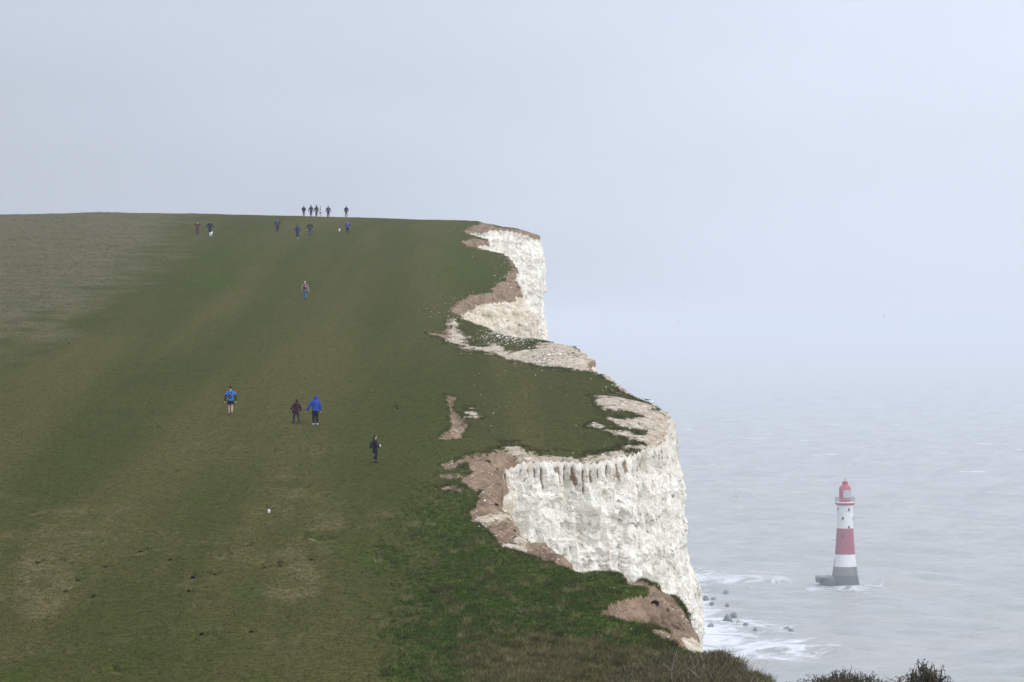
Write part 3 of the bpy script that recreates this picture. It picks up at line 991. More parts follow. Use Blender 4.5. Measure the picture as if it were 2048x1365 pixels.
# whitecaps: low foaming crests
mb = MB()
M['foam'] = simple('sea foam', (0.62, 0.635, 0.66), 0.9, 0.1, 2.0)
caps = [(1667, 851, 14), (1513, 878, 24), (1620, 912, 16), (1673, 910, 18), (1828, 896, 14), (1965, 889, 18), (1887, 941, 14), (1945, 945, 26), (1954, 915, 22), (2012, 876, 8),
        (1380, 860, 10), (1466, 873, 10), (1722, 886, 8), (1882, 908, 12), (1607, 882, 10), (1472, 812, 14), (1905, 788, 12), (1540, 797, 8), (1760, 812, 10), (1850, 846, 10),
        (1795, 851, 8), (1430, 930, 8), (1990, 800, 10), (1640, 830, 8), (1540, 870, 14), (1580, 850, 8), (2030, 900, 14), (1700, 930, 10), (1920, 1000, 8), (1800, 1010, 7)]
for x, y, w in caps:
    c = sea_pt(x, y)
    L = w * c[1] / F
    n = 18
    u = np.linspace(-1, 1, n)
    ang = random.uniform(-0.25, 0.25)
    prof = 0.42 * np.clip(1 - u ** 2, 0, 1) ** 0.7 * (0.45 + 0.9 * vnoise(np.c_[u * 5 + x, u * 0 + y]))
    cx_ = c[0] + u * L * math.cos(ang) + 1.2 * (vnoise(np.c_[u * 3 + x, u * 0 + 7]) - .5)
    cy_ = c[1] + u * L * math.sin(ang) * 3 + L * 0.35 * u ** 2 + 4 * (vnoise(np.c_[u * 3 + x, u * 0 + 17]) - .5)
    wd = 2.6 + 0.16 * L
    rings = [np.c_[cx_, cy_ - wd * prof, 0.25 + 0 * prof], np.c_[cx_, cy_ - 0.2 * wd * prof, 0.35 + 0.75 * prof], np.c_[cx_, cy_ + wd * prof, 0.25 + 0 * prof]]
    V = np.stack(rings, 0)
    i, j = np.meshgrid(np.arange(2), np.arange(n - 1), indexing='ij')
    q = np.stack([i * n + j, i * n + j + 1, (i + 1) * n + j + 1, (i + 1) * n + j], -1).reshape(-1, 4)
    mb.add(V.reshape(-1, 3), q)
tag(mb.build('sea_foam', M['foam']), 'small white wave crests scattered over the open water', 'foam', kind='stuff')

# boulders in the surf
M['boulder'] = simple('wet boulder', (0.13, 0.13, 0.13), 0.55, 0.35, 1.2, 0.4, 0.6)


def rock_mesh(name, c, r, seed, mat, k=14, m=18, rough=0.5):
    r3 = np.asarray(r, float)
    g = np.random.default_rng(seed)
    ph = np.linspace(-np.pi / 2, np.pi / 2, k)
    th = np.linspace(0, 2 * np.pi, m, endpoint=False)
    V = np.array([[math.cos(p) * math.cos(a), math.cos(p) * math.sin(a), math.sin(p)] for p in ph for a in th])
    # facets: clip by random planes
    for _ in range(9):
        nrm = g.normal(size=3); nrm /= np.linalg.norm(nrm)
        lim = g.uniform(0.55, 0.9)
        d = V @ nrm
        V = V - np.where(d > lim, d - lim, 0)[:, None] * nrm
    V *= (1 + rough * 0.35 * (fbm(V * 1.7 + seed, 3) - 0.5))[:, None]
    V = V * r3
    i, j = np.meshgrid(np.arange(k - 1), np.arange(m), indexing='ij')
    q = np.stack([i * m + j, i * m + (j + 1) % m, (i + 1) * m + (j + 1) % m, (i + 1) * m + j], -1).reshape(-1, 4)
    return V, q


rocks = [(1455, 1243, 26, 17, 'largest dark angular boulder standing in the foaming surf below the cliff'),
         (1466, 1232, 15, 8, 'low rock just behind the largest boulder in the surf'),
         (1451, 1186, 12, 6, 'farthest rock, lone in grey water nearer the lighthouse'),
         (1427, 1199, 11, 5, 'small flat rock beside the cliff, second from the farthest'),
         (1424, 1208, 10, 5, 'low rock in white foam close to the cliff, below the small flat one'),
         (1454, 1213, 10, 6, 'rounded rock alone in foam, midway between farthest rock and largest boulder'),
         (1412, 1203, 14, 12, 'dark sloping rock half hidden behind the cliff edge'),
         (1434, 1239, 7, 5, 'tiny rock just left of the largest boulder'),
         (1466, 1248, 8, 5, 'small rock touching the front right foot of the largest boulder'),
         (1475, 1246, 6, 4, 'smallest rock right of the largest boulder'),
         (1492, 1253, 12, 8, 'rounded rock right of and nearer than the largest boulder'),
         (1510, 1262, 10, 7, 'rock at the near end of the boulder line, before the outlying pair'),
         (1573, 1260, 14, 7, 'left rock of the outlying pair farthest from the cliff'),
         (1582, 1263, 12, 8, 'right rock of the outlying pair farthest from the cliff'),
         (1420, 1254, 16, 8, 'broken dark rock at the cliff foot in the nearest foam')]
for k, (x, y, w, h, lab) in enumerate(rocks):
    c = sea_pt(x, y)
    s = c[1] / F
    V, q = rock_mesh('boulder', c, (w * s * 0.5, w * s * 0.55, h * s * 0.9), 100 + k, None)
    o = link('boulder', np_mesh('boulder', V, q, M['boulder'], False))
    o.location = (c[0], c[1], 0.15 * h * s)
    o.rotation_euler = (0, 0, k * 1.3)
    tag(o, lab, 'rock', 'boulders in the surf')

# fishing-pot buoys
M['buoy'] = simple('orange red buoy', (0.62, 0.07, 0.03), 0.4, 0.1)
for x, y, lab in [(1472, 993, 'small red buoy afloat between the cliff and the lighthouse'), (1358, 929, 'small red buoy showing right beside the headland cliff')]:
    c = sea_pt(x, y)
    b = empty('buoy', (c[0], c[1], -0.1))
    MB().lathe([(0.02, -.5), (.42, -.25), (.6, .1), (.5, .5), (.22, .8), (.08, .9)], 14, True).build('float', M['buoy'], b)
    MB().tube([(0, 0, .8), (0, 0, 1.6)], .06).build('staff', M['buoy'], b)
    tag(b, lab, 'buoy', 'red buoys on the sea')

# ------------------------------------------------------------------ lighthouse
lb = sea_pt(1690, 1172)
PXM = lb[1] / F            # metres per photo pixel there
Zp = 5.25 / PXM            # zoom pixels per metre (measurements were read off an enlargement)


def paint(name, col, dirt=0.25, rough=0.6):
    n = NT(name)
    v = n.objco()
    a = n.noise(0.35, 4, 0.65, v, stretch=(1, 1, 0.18))
    b = n.noise(1.6, 4, 0.6, v)
    c = n.mix(n.math('MULTIPLY', n.ramp(a, 0.5, 0.75), dirt), col, tuple(x * 0.55 for x in col))
    c = n.mix(n.math('MULTIPLY', n.ramp(b, 0.6, 0.8), dirt * 0.6), c, tuple(x * 0.75 for x in col))
    return n.fin(c, rough, 0.3)


M['lh_white'] = paint('white tower paint', (0.62, 0.62, 0.62), 0.2)
M['lh_red'] = paint('red tower paint', (0.27, 0.036, 0.066), 0.25)
M['lh_red2'] = paint('red lantern paint', (0.33, 0.026, 0.052), 0.15, 0.45)
M['lh_stone'] = paint('grey granite', (0.17, 0.165, 0.15), 0.6, 0.85)
M['lh_stone2'] = paint('mortar line', (0.115, 0.112, 0.105), 0.5, 0.9)
M['lh_wet'] = paint('wet weedy granite', (0.055, 0.06, 0.06), 0.5, 0.6)
M['lh_dark'] = simple('dark window opening', (0.03, 0.035, 0.04), 0.4, 0.1)
M['lh_metal'] = simple('grey railing metal', (0.16, 0.16, 0.17), 0.5, 0.1)
n_ = NT('lantern glass'); n_.b.inputs['Metallic'].default_value = 0.0
M['lh_glass'] = n_.fin((0.56, 0.61, 0.64), 0.12, 0.8)
M['lh_lens'] = simple('lens glass', (0.55, 0.60, 0.60), 0.15, 0.2, 3.0, 0.8)

lh = empty('lighthouse', (lb[0], lb[1], 0))
tag(lh, 'red and white banded lighthouse standing in the sea off the cliff', 'lighthouse')
H = lambda zy: (1222 - zy) / Zp          # enlargement row -> height
R = lambda w: w / Zp
prof = [(1235, 150), (1130, 138), (1020, 122), (888, 105), (760, 95), (615, 87), (480, 85.5), (372, 86)]
pr = lambda zy: R(np.interp(-zy, [-p[0] for p in prof], [p[1] for p in prof]))


def band(name, y0, y1, mat, k=10, eps=0.0):
    yy = np.linspace(y0, y1, k)
    o = MB().lathe([(pr(y) + eps, H(y)) for y in yy], 56).build(name, mat, lh)
    return o


band('granite_base', 1110, 1020, M['lh_stone'])
MB().lathe([(R(140), -1.5), (pr(1212) + .12, H(1212)), (pr(1112) + .05, H(1112)), (pr(1110), H(1110))], 56).build('wet_footing', M['lh_wet'], lh)
for zy in (1104, 1088, 1072, 1056, 1040):
    MB().lathe([(pr(zy) + .005, H(zy + 1.2)), (pr(zy) + .05, H(zy + .8)), (pr(zy) + .05, H(zy - .8)), (pr(zy) + .005, H(zy - 1.2))], 56).build('masonry_course', M['lh_wet'] if zy == 1104 else M['lh_stone2'], lh)
band('lower_white_band', 1020, 889, M['lh_white'])
band('red_band', 889, 616, M['lh_red'], 14)
band('upper_white_band', 616, 372, M['lh_white'], 14)
# string courses so that the coursed masonry shows at the joints of paint
MB().lathe([(pr(1022), H(1024)), (pr(1022) + .1, H(1022)), (pr(1018) + .1, H(1018)), (pr(1016), H(1016))], 56).build('plinth_course', M['lh_stone'], lh)
g = MB().lathe([(R(87), H(373)), (R(95), H(369)), (R(103), H(365)), (R(104), H(350)), (R(102), H(349))], 56).build('gallery', M['lh_red2'], lh)
MB().lathe([(R(102), H(348.6)), (R(103), H(346)), (R(102), H(340)), (R(62), H(339))], 56).build('gallery_floor', M['lh_white'], g)
rail = MB()
for zz in (326, 309, 294):
    th = np.linspace(0, 2 * np.pi, 49)
    rail.tube(np.c_[R(101) * np.cos(th), R(101) * np.sin(th), np.full(49, H(zz))], 0.05, 5)
rail.build('handrail', M['lh_metal'], g)
for k in range(20):
    a = 2 * math.pi * k / 20
    MB().tube([(R(101) * math.cos(a), R(101) * math.sin(a), H(341)), (R(101) * math.cos(a), R(101) * math.sin(a), H(290))], 0.07, 5).build('railing_post', M['lh_metal'], g)
# lantern: solid wall on the left, glazed towards the sea on the right
lant = empty('lantern', (0, 0, 0)); lant.parent = lh
rl = R(62)
MB().lathe([(rl, H(340)), (rl, H(301)), (rl - .15, H(300))], 48).build('lantern_base', M['lh_red2'], lant)
A0, A1 = math.radians(-116), math.radians(-8 + 110)      # glazed arc
tb = np.linspace(A1, A0 + 2 * math.pi, 26)
vv = np.array([[rl * math.cos(a), rl * math.sin(a), H(z)] for z in (300, 212) for a in tb])
qq = [[i, i + 1, 26 + i + 1, 26 + i] for i in range(25)]
MB().add(vv, qq).build('blank_wall', M['lh_red2'], lant)
npan = 12
for k in range(npan):
    a0, a1 = A0 + (A1 - A0) * k / npan, A0 + (A1 - A0) * (k + 1) / npan
    rg = rl - 0.12
    vv = np.array([[rg * math.cos(a), rg * math.sin(a), H(z)] for z in (299, 213) for a in (a0, (a0 + a1) / 2, a1)])
    MB().add(vv, [[0, 1, 4, 3], [1, 2, 5, 4]]).build('pane', M['lh_glass'], lant)
for s in (1, -1):
    for k in range(-4, npan + 1, 2):
        pts = []
        for u in np.linspace(0, 1, 10):
            a = A0 + (A1 - A0) * (k + s * 0 + (u if s > 0 else 1 - u) * 4) / npan
            if A0 - 1e-6 <= a <= A1 + 1e-6:
                pts.append(((rl + .05) * math.cos(a), (rl + .05) * math.sin(a), H(300 - 87 * u)))
        if len(pts) > 2:
            MB().tube(pts, 0.07, 5).build('glazing_bar', M['lh_metal'], lant)
MB().lathe([(0.1, H(296)), (.8, H(292)), (1.25, H(265)), (1.25, H(245)), (.8, H(220)), (.1, H(216))], 24, True).build('lens', M['lh_lens'], lant)
dome = MB().lathe([(R(64), H(214)), (R(65), H(208)), (R(62), H(205)), (R(58), H(190)), (R(48), H(173)), (R(34), H(163)), (R(29), H(160))], 48).build('dome', M['lh_red2'], lh)
MB().lathe([(R(29), H(161)), (R(29), H(137)), (R(31), H(136)), (R(31), H(130)), (R(22), H(123)), (R(6), H(118)), (.02, H(117))], 32).build('ventilator', M['lh_red2'], dome)
vn = MB().tube([(0, 0, H(119)), (0, 0, H(96))], 0.09, 6)
vn.box((-.35, 0, H(98)), (.35, .04, .1)).box((.28, 0, H(98)), (.12, .04, .22))
vn.build('weather_vane', M['lh_metal'], dome)
# windows: angle from the axis of sight
for wx, wy, wc in [(490, 414, 'w'), (597, 417, 'w'), (535, 509, 'w'), (644, 509, 'w'), (598, 603, 'w'), (533, 692, 'r')]:
    r = pr(wy)
    sxw = max(-0.96, min(0.96, (wx - 566) / Zp / r))
    a = math.asin(sxw)
    w = MB()
    rot = Matrix.Rotation(a, 3, 'Z')
    cc = (r * math.sin(a), -r * math.cos(a), H(wy))
    fo = MB()
    for sxx, szz, hx, hz in [(-.5, 0, .08, .78), (.5, 0, .08, .78), (0, .7, .42, .08), (0, -.7, .42, .08)]:
        p = rot @ Vector((sxx, -0.02, 0))
        fo.box((cc[0] + p.x, cc[1] + p.y, cc[2] + szz), (hx, .1, hz), rot)
    fr_ = fo.build('window', M['lh_white'] if wc == 'w' else M['lh_red'], lh)
    MB().box(cc, (.42, .05, .62), rot).build('pane', M['lh_dark'], fr_)
# landing stage on the left
plat = empty('landing_stage', (0, 0, 0)); plat.parent = lh
xz = lambda zx: (zx - 568) / Zp
st = MB()
st.stack([(xz(400), -0.4, -1.2, R(100), 4.6), (xz(400), -0.4, H(1180), R(98), 4.5), (xz(400), -.4, H(1134), R(99), 4.4)], 28, True)
st.build('pier_block', M['lh_wet'], plat)
MB().box((xz(350), -1.0, (H(1118) + H(1134)) / 2 + .01), ((xz(440) - xz(262)) / 2, 3.4, (H(1118) - H(1134)) / 2), None, .1).build('deck', M['lh_stone'], plat)
MB().box((xz(282), -1.0, (H(1180) + H(1134)) / 2 - .02), (R(19), 3.3, (H(1134) - H(1180)) / 2), None, .12).build('overhanging_end', M['lh_wet'], plat)
for zx in (377, 401):
    MB().tube([(xz(zx), -3.6, H(1120)), (xz(zx), -3.6, H(1080))], .09, 6).build('mooring_post', M['lh_metal'], plat)
ld = MB()
for o_ in (-.22, .22):
    ld.tube([(xz(447), o_ - 1, H(1016)), (xz(462), o_ - 1, H(936))], .12, 6)
for u in np.linspace(0.05, .95, 10):
    x_, z_ = xz(447 + 15 * u), H(1016 - 80 * u)
    ld.tube([(x_, -1.22, z_), (x_, -.78, z_)], .06, 5)
ld.build('ladder', M['lh_red'], lh)
MB().tube([(xz(432), -1, H(742)), (xz(482), -.6, H(742))], .09, 6).build('boom', M['lh_metal'], lh)

# ------------------------------------------------------------------ grass, tussocks, rubble
cpx, cpy = PX, PY
cell = np.abs((cpx[:-1, 1:] - cpx[:-1, :-1]) * (cpy[1:, :-1] - cpy[:-1, :-1]))
ok = (cpx[:-1, :-1] > -60) & (cpx[:-1, :-1] < 1620) & (cpy[:-1, :-1] < 1420) & (GY[:-1, :-1] > 92) & (GY[:-1, :-1] < 470)
bare = np.maximum(soil, sand)[:-1, :-1]
ok &= bare < 0.45
gr = np.random.default_rng(21)


def scatter(weight, n):
    w = (cell * ok * weight).ravel()
    w = w / w.sum()
    idx = gr.choice(len(w), n, p=w)
    i, j = idx // (ncg - 1), idx % (ncg - 1)
    a, b = gr.random(n), gr.random(n)
    P = np.stack([GX, GY, GZ], -1)
    p = (P[i, j] * ((1 - a) * (1 - b))[:, None] + P[i + 1, j] * (a * (1 - b))[:, None] + P[i, j + 1] * ((1 - a) * b)[:, None] + P[i + 1, j + 1] * (a * b)[:, None])
    return p, i, j


def blades(p, h, w, lean, col):
    n = len(p)
    a = gr.random(n) * 2 * np.pi
    d = np.c_[np.cos(a), np.sin(a), 0 * a]
    s = np.c_[np.ones(n), 0.25 * gr.normal(size=n), np.zeros(n)]
    tip = p + np.c_[0 * a, 0 * a, h] + d * (lean * h)[:, None]
    lo = p - np.array([0, 0, 0.02])
    V = np.stack([lo - s * w[:, None] / 2, lo + s * w[:, None] / 2, tip], 1).reshape(-1, 3)
    return V, np.arange(3 * n).reshape(-1, 3), np.repeat(col, 3, 0)


def clumped(p, k, r):
    q = np.repeat(p, k, 0)
    q[:, 0] += gr.normal(size=len(q)) * r
    q[:, 1] += gr.normal(size=len(q)) * r
    return q


def pick(cols, n, var=0.28):
    cols = np.asarray(cols)
    c = cols[gr.integers(0, len(cols), n)]
    return c * np.exp(gr.normal(size=n) * var)[:, None]


L_, D_, R_, T_ = (a[:-1, :-1] for a in (lush, dry, roughm, terr))
right = np.clip(1.1 * L_ + tawny[:-1, :-1], 0, 1) * (GY[:-1, :-1] < 165) * (cpx[:-1, :-1] > 760)
tawn = tawny[:-1, :-1]
olive = [(.056, .058, .020), (.072, .066, .026), (.050, .054, .017), (.100, .088, .042)]
green = [(.027, .058, .008), (.040, .076, .013), (.056, .090, .021), (.078, .094, .033), (.032, .058, .011)]
straw = [(.15, .125, .072), (.19, .165, .105), (.10, .085, .048), (.125, .10, .066)]
sets = []
# short downland turf
p, i, j = scatter((1 - right) * (1 - 0.7 * R_) * (0.35 + sstep(430, 800, cpy[:-1, :-1])), 46000)
k = 4
q = clumped(p, k, 0.05)
c = np.where((D_[i, j] > gr.random(len(p)) * 1.2)[:, None], pick(straw, len(p)) * .8, np.where((L_[i, j] > gr.random(len(p)))[:, None], pick(green, len(p)), pick(olive, len(p))))
sets.append(blades(q, gr.uniform(.03, .085, len(q)), gr.uniform(.012, .028, len(q)), gr.uniform(.3, 1.1, len(q)), np.repeat(c, k, 0)))
# longer grass on the near right shoulder
p, i, j = scatter(right * (GY[:-1, :-1] < 172), 26000)
k = 8
hh = 0.5 + fbm(np.c_[p[:, 0], p[:, 1]] * 0.7, 3)
q = clumped(p, k, 0.06)
tw = tawn[i, j]
c = np.where((np.clip(tw * 1.1 + 0.10 + 0.35 * (fbm(np.c_[p[:, 0], p[:, 1]] * 1.1 + 3, 3) - .45), 0, 1) > gr.random(len(p)))[:, None], pick(straw, len(p)), pick(green, len(p)))
hb = np.repeat(hh * (0.10 + 0.13 * tw), k) * gr.uniform(.6, 1.3, len(q))
sets.append(blades(q, hb, gr.uniform(.012, .03, len(q)), gr.uniform(.3, 1.3, len(q)), np.repeat(c, k, 0)))
# tussocks: pale and brown clumps
p, i, j = scatter((tawn * 2.2 + 0.10 * right) * (GY[:-1, :-1] < 150), 900)
k = 46
q = clumped(p, k, 0.10)
c = np.where((gr.random(len(p)) < 0.65)[:, None], pick(straw, len(p), .2), pick([(.075, .055, .040), (.055, .060, .030)], len(p), .2))
sets.append(blades(q, gr.uniform(.14, .38, len(q)), gr.uniform(.012, .022, len(q)), gr.uniform(.3, 1.3, len(q)), np.repeat(c, k, 0) * np.exp(gr.normal(size=len(q)) * .2)[:, None]))
# unmown field
p, i, j = scatter(np.clip(R_ - 0.2, 0, 1) * (0.5 + nz1[:-1, :-1]), 3500)
k = 7
q = clumped(p, k, 0.16)
c = pick([(.15, .130, .086), (.13, .112, .074), (.17, .15, .105), (.11, .102, .060)], len(p), .12)
sets.append(blades(q, gr.uniform(.06, .15, len(q)), gr.uniform(.03, .06, len(q)), gr.uniform(.3, 1.0, len(q)), np.repeat(c, k, 0)))
# turf fringe overhanging the soil
p, i, j = scatter(sstep(0.05, 0.3, bare) * (GY[:-1, :-1] < 300) * 3, 2200)
k = 8
q = clumped(p, k, 0.06)
c = pick([(.045, .050, .018), (.06, .055, .026), (.075, .065, .034)], len(p))
sets.append(blades(q, gr.uniform(.06, .2, len(q)), gr.uniform(.015, .03, len(q)), gr.uniform(.4, 1.4, len(q)), np.repeat(c, k, 0)))


def blade_object(name, sets, mat):
    off, V, T, C = 0, [], [], []
    for v, t_, c_ in sets:
        V.append(v); T.append(t_ + off); C.append(c_); off += len(v)
    return link(name, np_mesh(name, np.vstack(V), np.vstack(T), mat, False, dict(tint=np.clip(np.vstack(C), 0, 1))))


sets = [(v_, t_, c_ * np.array([.86, .88, .62])) for v_, t_, c_ in sets]
grass = blade_object('grass', sets, M['grass'])
tag(grass, 'short downland grass, longer and tawny near the bushes', 'grass', kind='stuff')

# chalk crumbs and flints
ok2 = ok.copy()
ok = (cpx[:-1, :-1] > 800) & (cpx[:-1, :-1] < 1500) & (GY[:-1, :-1] > 100) & (GY[:-1, :-1] < 440)
wst = 0.25 * sstep(4.0, 0.3, ed[:-1, :-1]) + 1.2 * (bare > .5) + 0.03 * T_
wst = wst + 14 * np.exp(-((cpx[:-1, :-1] - 1030) / 45) ** 2 - ((cpy[:-1, :-1] - 672) / 13) ** 2) + 16 * np.exp(-((cpx[:-1, :-1] - 1105) / 40) ** 2 - ((cpy[:-1, :-1] - 711) / 13) ** 2)
p, i, j = scatter(wst, 3600)
ok = ok2
far_k = np.clip(p[:, 1] / 190, .6, 1.6)
sz = np.exp(gr.normal(size=len(p)) * .45) * .024 * far_k
octa = np.array([[1, 0, 0], [-1, 0, 0], [0, 1, 0], [0, -1, 0], [0, 0, 1], [0, 0, -1.]])
of = np.array([[0, 2, 4], [2, 1, 4], [1, 3, 4], [3, 0, 4], [2, 0, 5], [1, 2, 5], [3, 1, 5], [0, 3, 5]])
V = octa[None] * (1 + .35 * gr.normal(size=(len(p), 6, 1))) * sz[:, None, None] * np.array([1.3, 1.1, .8]) + p[:, None]
dk = (np.exp(-((CX + F * p[:, 0] / p[:, 1] - 1105) / 45) ** 2) > .2) & (np.abs(p[:, 1] - 230) < 10) & (gr.random(len(p)) < .45)
c = np.where(dk[:, None], pick([(.10, .10, .07)], len(p)), pick([(.62, .60, .53), (.5, .45, .37), (.7, .68, .63)], len(p), .15))
rub = link('chalk_rubble', np_mesh('chalk_rubble', V.reshape(-1, 3), (of[None] + 6 * np.arange(len(p))[:, None, None]).reshape(-1, 3), M['stone'], False, dict(tint=np.clip(np.repeat(c, 6, 0), 0, .85))))
tag(rub, 'white chalk crumbs and flints lying along the broken edge', 'rubble', kind='stuff')

# rabbit burrows: short tunnels dug into the turf and the soil bank
M['burrow'] = simple('burrow soil', (0.12, 0.088, 0.064), 1.0, .3, 9.0, 0.0)


def burrow(c, r, parent, yaw=0.0, dip=0.25, ahead=0.0):
    m_ = MB()
    L = np.array([-.02, 0.0, .12, .4, .9])
    rr = np.array([1.25, 1.08, .95, .8, .55]) * r
    th = np.linspace(0, 2 * np.pi, 14, endpoint=False)
    rings = []
    for l_, q_ in zip(L, rr):
        rag_ = 1 + .18 * (vnoise(np.c_[th * 1.1 + c[0] * 7, 0 * th + l_ * 3 + c[1]]) - .5)
        rings.append(np.c_[np.cos(th) * q_ * rag_ * 1.15, l_ + 0 * th, np.sin(th) * q_ * rag_ * .85 - l_ * dip])
    v = np.array(rings)
    m_.loft(v, False)
    m_.add(np.vstack([v[-1], v[-1].mean(0)]), (), [[i, (i + 1) % 14, 14] for i in range(14)])
    o = m_.build('burrow', M['burrow'], parent)
    o.location = c
    o.rotation_euler = (0, 0, yaw)
    return o


for (c, r), (x, y, w) in zip(pit_xyz, pits_list()):
    if w <= 10 and c[1] < 200 and x < 800:
        burrow((c[0], c[1] + .12, c[2] - .15), min(max(.42 * r, .08), .15), ground)
for c, r in holes:
    if abs(c[0] - holes[3][0][0]) < .01:
        continue
    ri_ = int(np.argmin(np.abs(BY - c[1] - .1))); cj_ = int(np.argmin(np.abs(GX[ri_] - c[0])))
    burrow((c[0], c[1] + .10, GZ[ri_, cj_] - .03), r * .6, ground)
cpx_, cpy_ = to_px(CV)
for x, y, r in [(1308, 1210, .15), (1335, 1222, .08)]:
    dd_ = np.hypot(cpx_ - x, cpy_ - y) + 1000 * (np.abs(CV[..., 1] - 130.5) > 3.5)
    i_, j_ = np.unravel_index(np.argmin(dd_), dd_.shape)
    burrow((CV[i_, j_, 0], CV[i_, j_, 1] - .03, CV[i_, j_, 2]), r, cliff, 0.2, 0.1)

# ------------------------------------------------------------------ scrub on the near slope
sets = []
n = 5200
xp = gr.uniform(1215, 1545, n)
Y = gr.uniform(96, 113, n)
X = (xp - CX) / F * Y
dens = sstep(1215, 1330, xp + 40 * gr.normal(size=n))
bxl = np.interp(Y, BY, BX)
m = (gr.random(n) < dens) & (X < bxl - 0.1)
X, Y, xp = X[m], Y[m], xp[m]
base = np.c_[X, Y, hgt(X, Y)]
htop = (0.45 + 0.65 * fbm(np.c_[X, Y] * 0.6, 3)) * np.interp(xp, [1215, 1330, 1430, 1545], [.45, .8, 1.0, 1.0])
scols = [(.075, .055, .032), (.052, .052, .018), (.11, .085, .050), (.070, .070, .024), (.14, .115, .070)]
k = 5
b = clumped(base, k, .07)
col = np.repeat(pick(scols, len(base)), k, 0) * np.exp(gr.normal(size=len(b)) * .25)[:, None]
hh = np.repeat(htop, k) * gr.uniform(.6, 1.15, len(b))
sets.append(blades(b, hh, gr.uniform(.012, .024, len(b)), gr.uniform(.05, .45, len(b)), col))
# side sprigs up the stems
k2 = 9
b2 = np.repeat(base, k2, 0)
fr2 = gr.uniform(.25, .95, len(b2))
b2 = b2 + np.c_[gr.normal(size=len(b2)) * .07, gr.normal(size=len(b2)) * .07, fr2 * np.repeat(htop, k2)]
col = pick(scols, len(b2), .35)
sets.append(blades(b2, gr.uniform(.08, .2, len(b2)), gr.uniform(.012, .026, len(b2)), gr.uniform(.4, 1.6, len(b2)), col))
scrub = blade_object('scrub', sets, M['grass'])
tag(scrub, 'dark brown heathery scrub on the near slope at the cliff edge', 'scrub', kind='stuff')

M['deadwood'] = simple('bleached dead stem', (0.22, 0.19, 0.16), .8, .2)
M['darkstem'] = simple('dark dry stem', (0.055, 0.045, 0.035), .8, .2)
sprays = [(1388, 1312, 1368, 'bleached bent stem highest in the scrub, just left of the cliff edge'), (1403, 1328, 1362, 'pale forked stem in the scrub, right of the highest one'), (1347, 1300, 1345, 'pale dead stem at the left fringe of the scrub')]
for x, y0, y1, lab in sprays:
    d = 101.0
    g0 = np.array([(x - CX) / F * d, d, 0]); g0[2] = hgt(g0[0], d)
    topz = CZ + (YH - y0) / F * d
    e = empty('dead_stem', g0)
    hgt_ = topz - g0[2]
    pts = [(0.10 * math.sin(4.3 * u + x) + .12 * u * math.sin(x), .03 * u, hgt_ * u) for u in np.linspace(0, 1, 8)]
    MB().tube(pts, np.linspace(.016, .007, 8), 5).build('stem', M['deadwood'], e)
    MB().tube([(pts[4][0], pts[4][1], pts[4][2]), (pts[4][0] - .18, 0, pts[4][2] + .16), (pts[4][0] - .30, 0, pts[4][2] + .22)], [.013, .01, .006], 5).build('twig', M['deadwood'], e)
    MB().tube([(pts[5][0], pts[5][1], pts[5][2]), (pts[5][0] + .12, 0, pts[5][2] + .15), (pts[5][0] + .16, 0, pts[5][2] + .3)], [.012, .009, .005], 5).build('twig', M['deadwood'], e)
    tag(e, lab, 'dead stem', 'bleached stems in the scrub')
d = 103.0
g0 = np.array([(1455 - CX) / F * d, d, 0]); g0[2] = hgt(g0[0], d)
e = empty('dry_stalk', g0)
hs = CZ + (YH - 1309) / F * d - g0[2]
MB().tube([(0, 0, 0), (.02, 0, hs * .5), (-.02, 0, hs * .8), (0, 0, hs)], [.02, .018, .014, .01], 5).build('stem', M['darkstem'], e)
MB().tube([(-.01, 0, hs * .86), (.05, 0, hs * .93), (.09, 0, hs * .97)], [.012, .012, .008], 5).build('twig', M['darkstem'], e)
MB().ball((.1, 0, hs * .99), .035, 8, 6).build('seed_head', M['darkstem'], e)
MB().ball((0, 0, hs), .026, 8, 6).build('seed_head', M['darkstem'], e)
tag(e, 'forked dark stalk with seed heads rising over the scrub against the foam', 'plant')


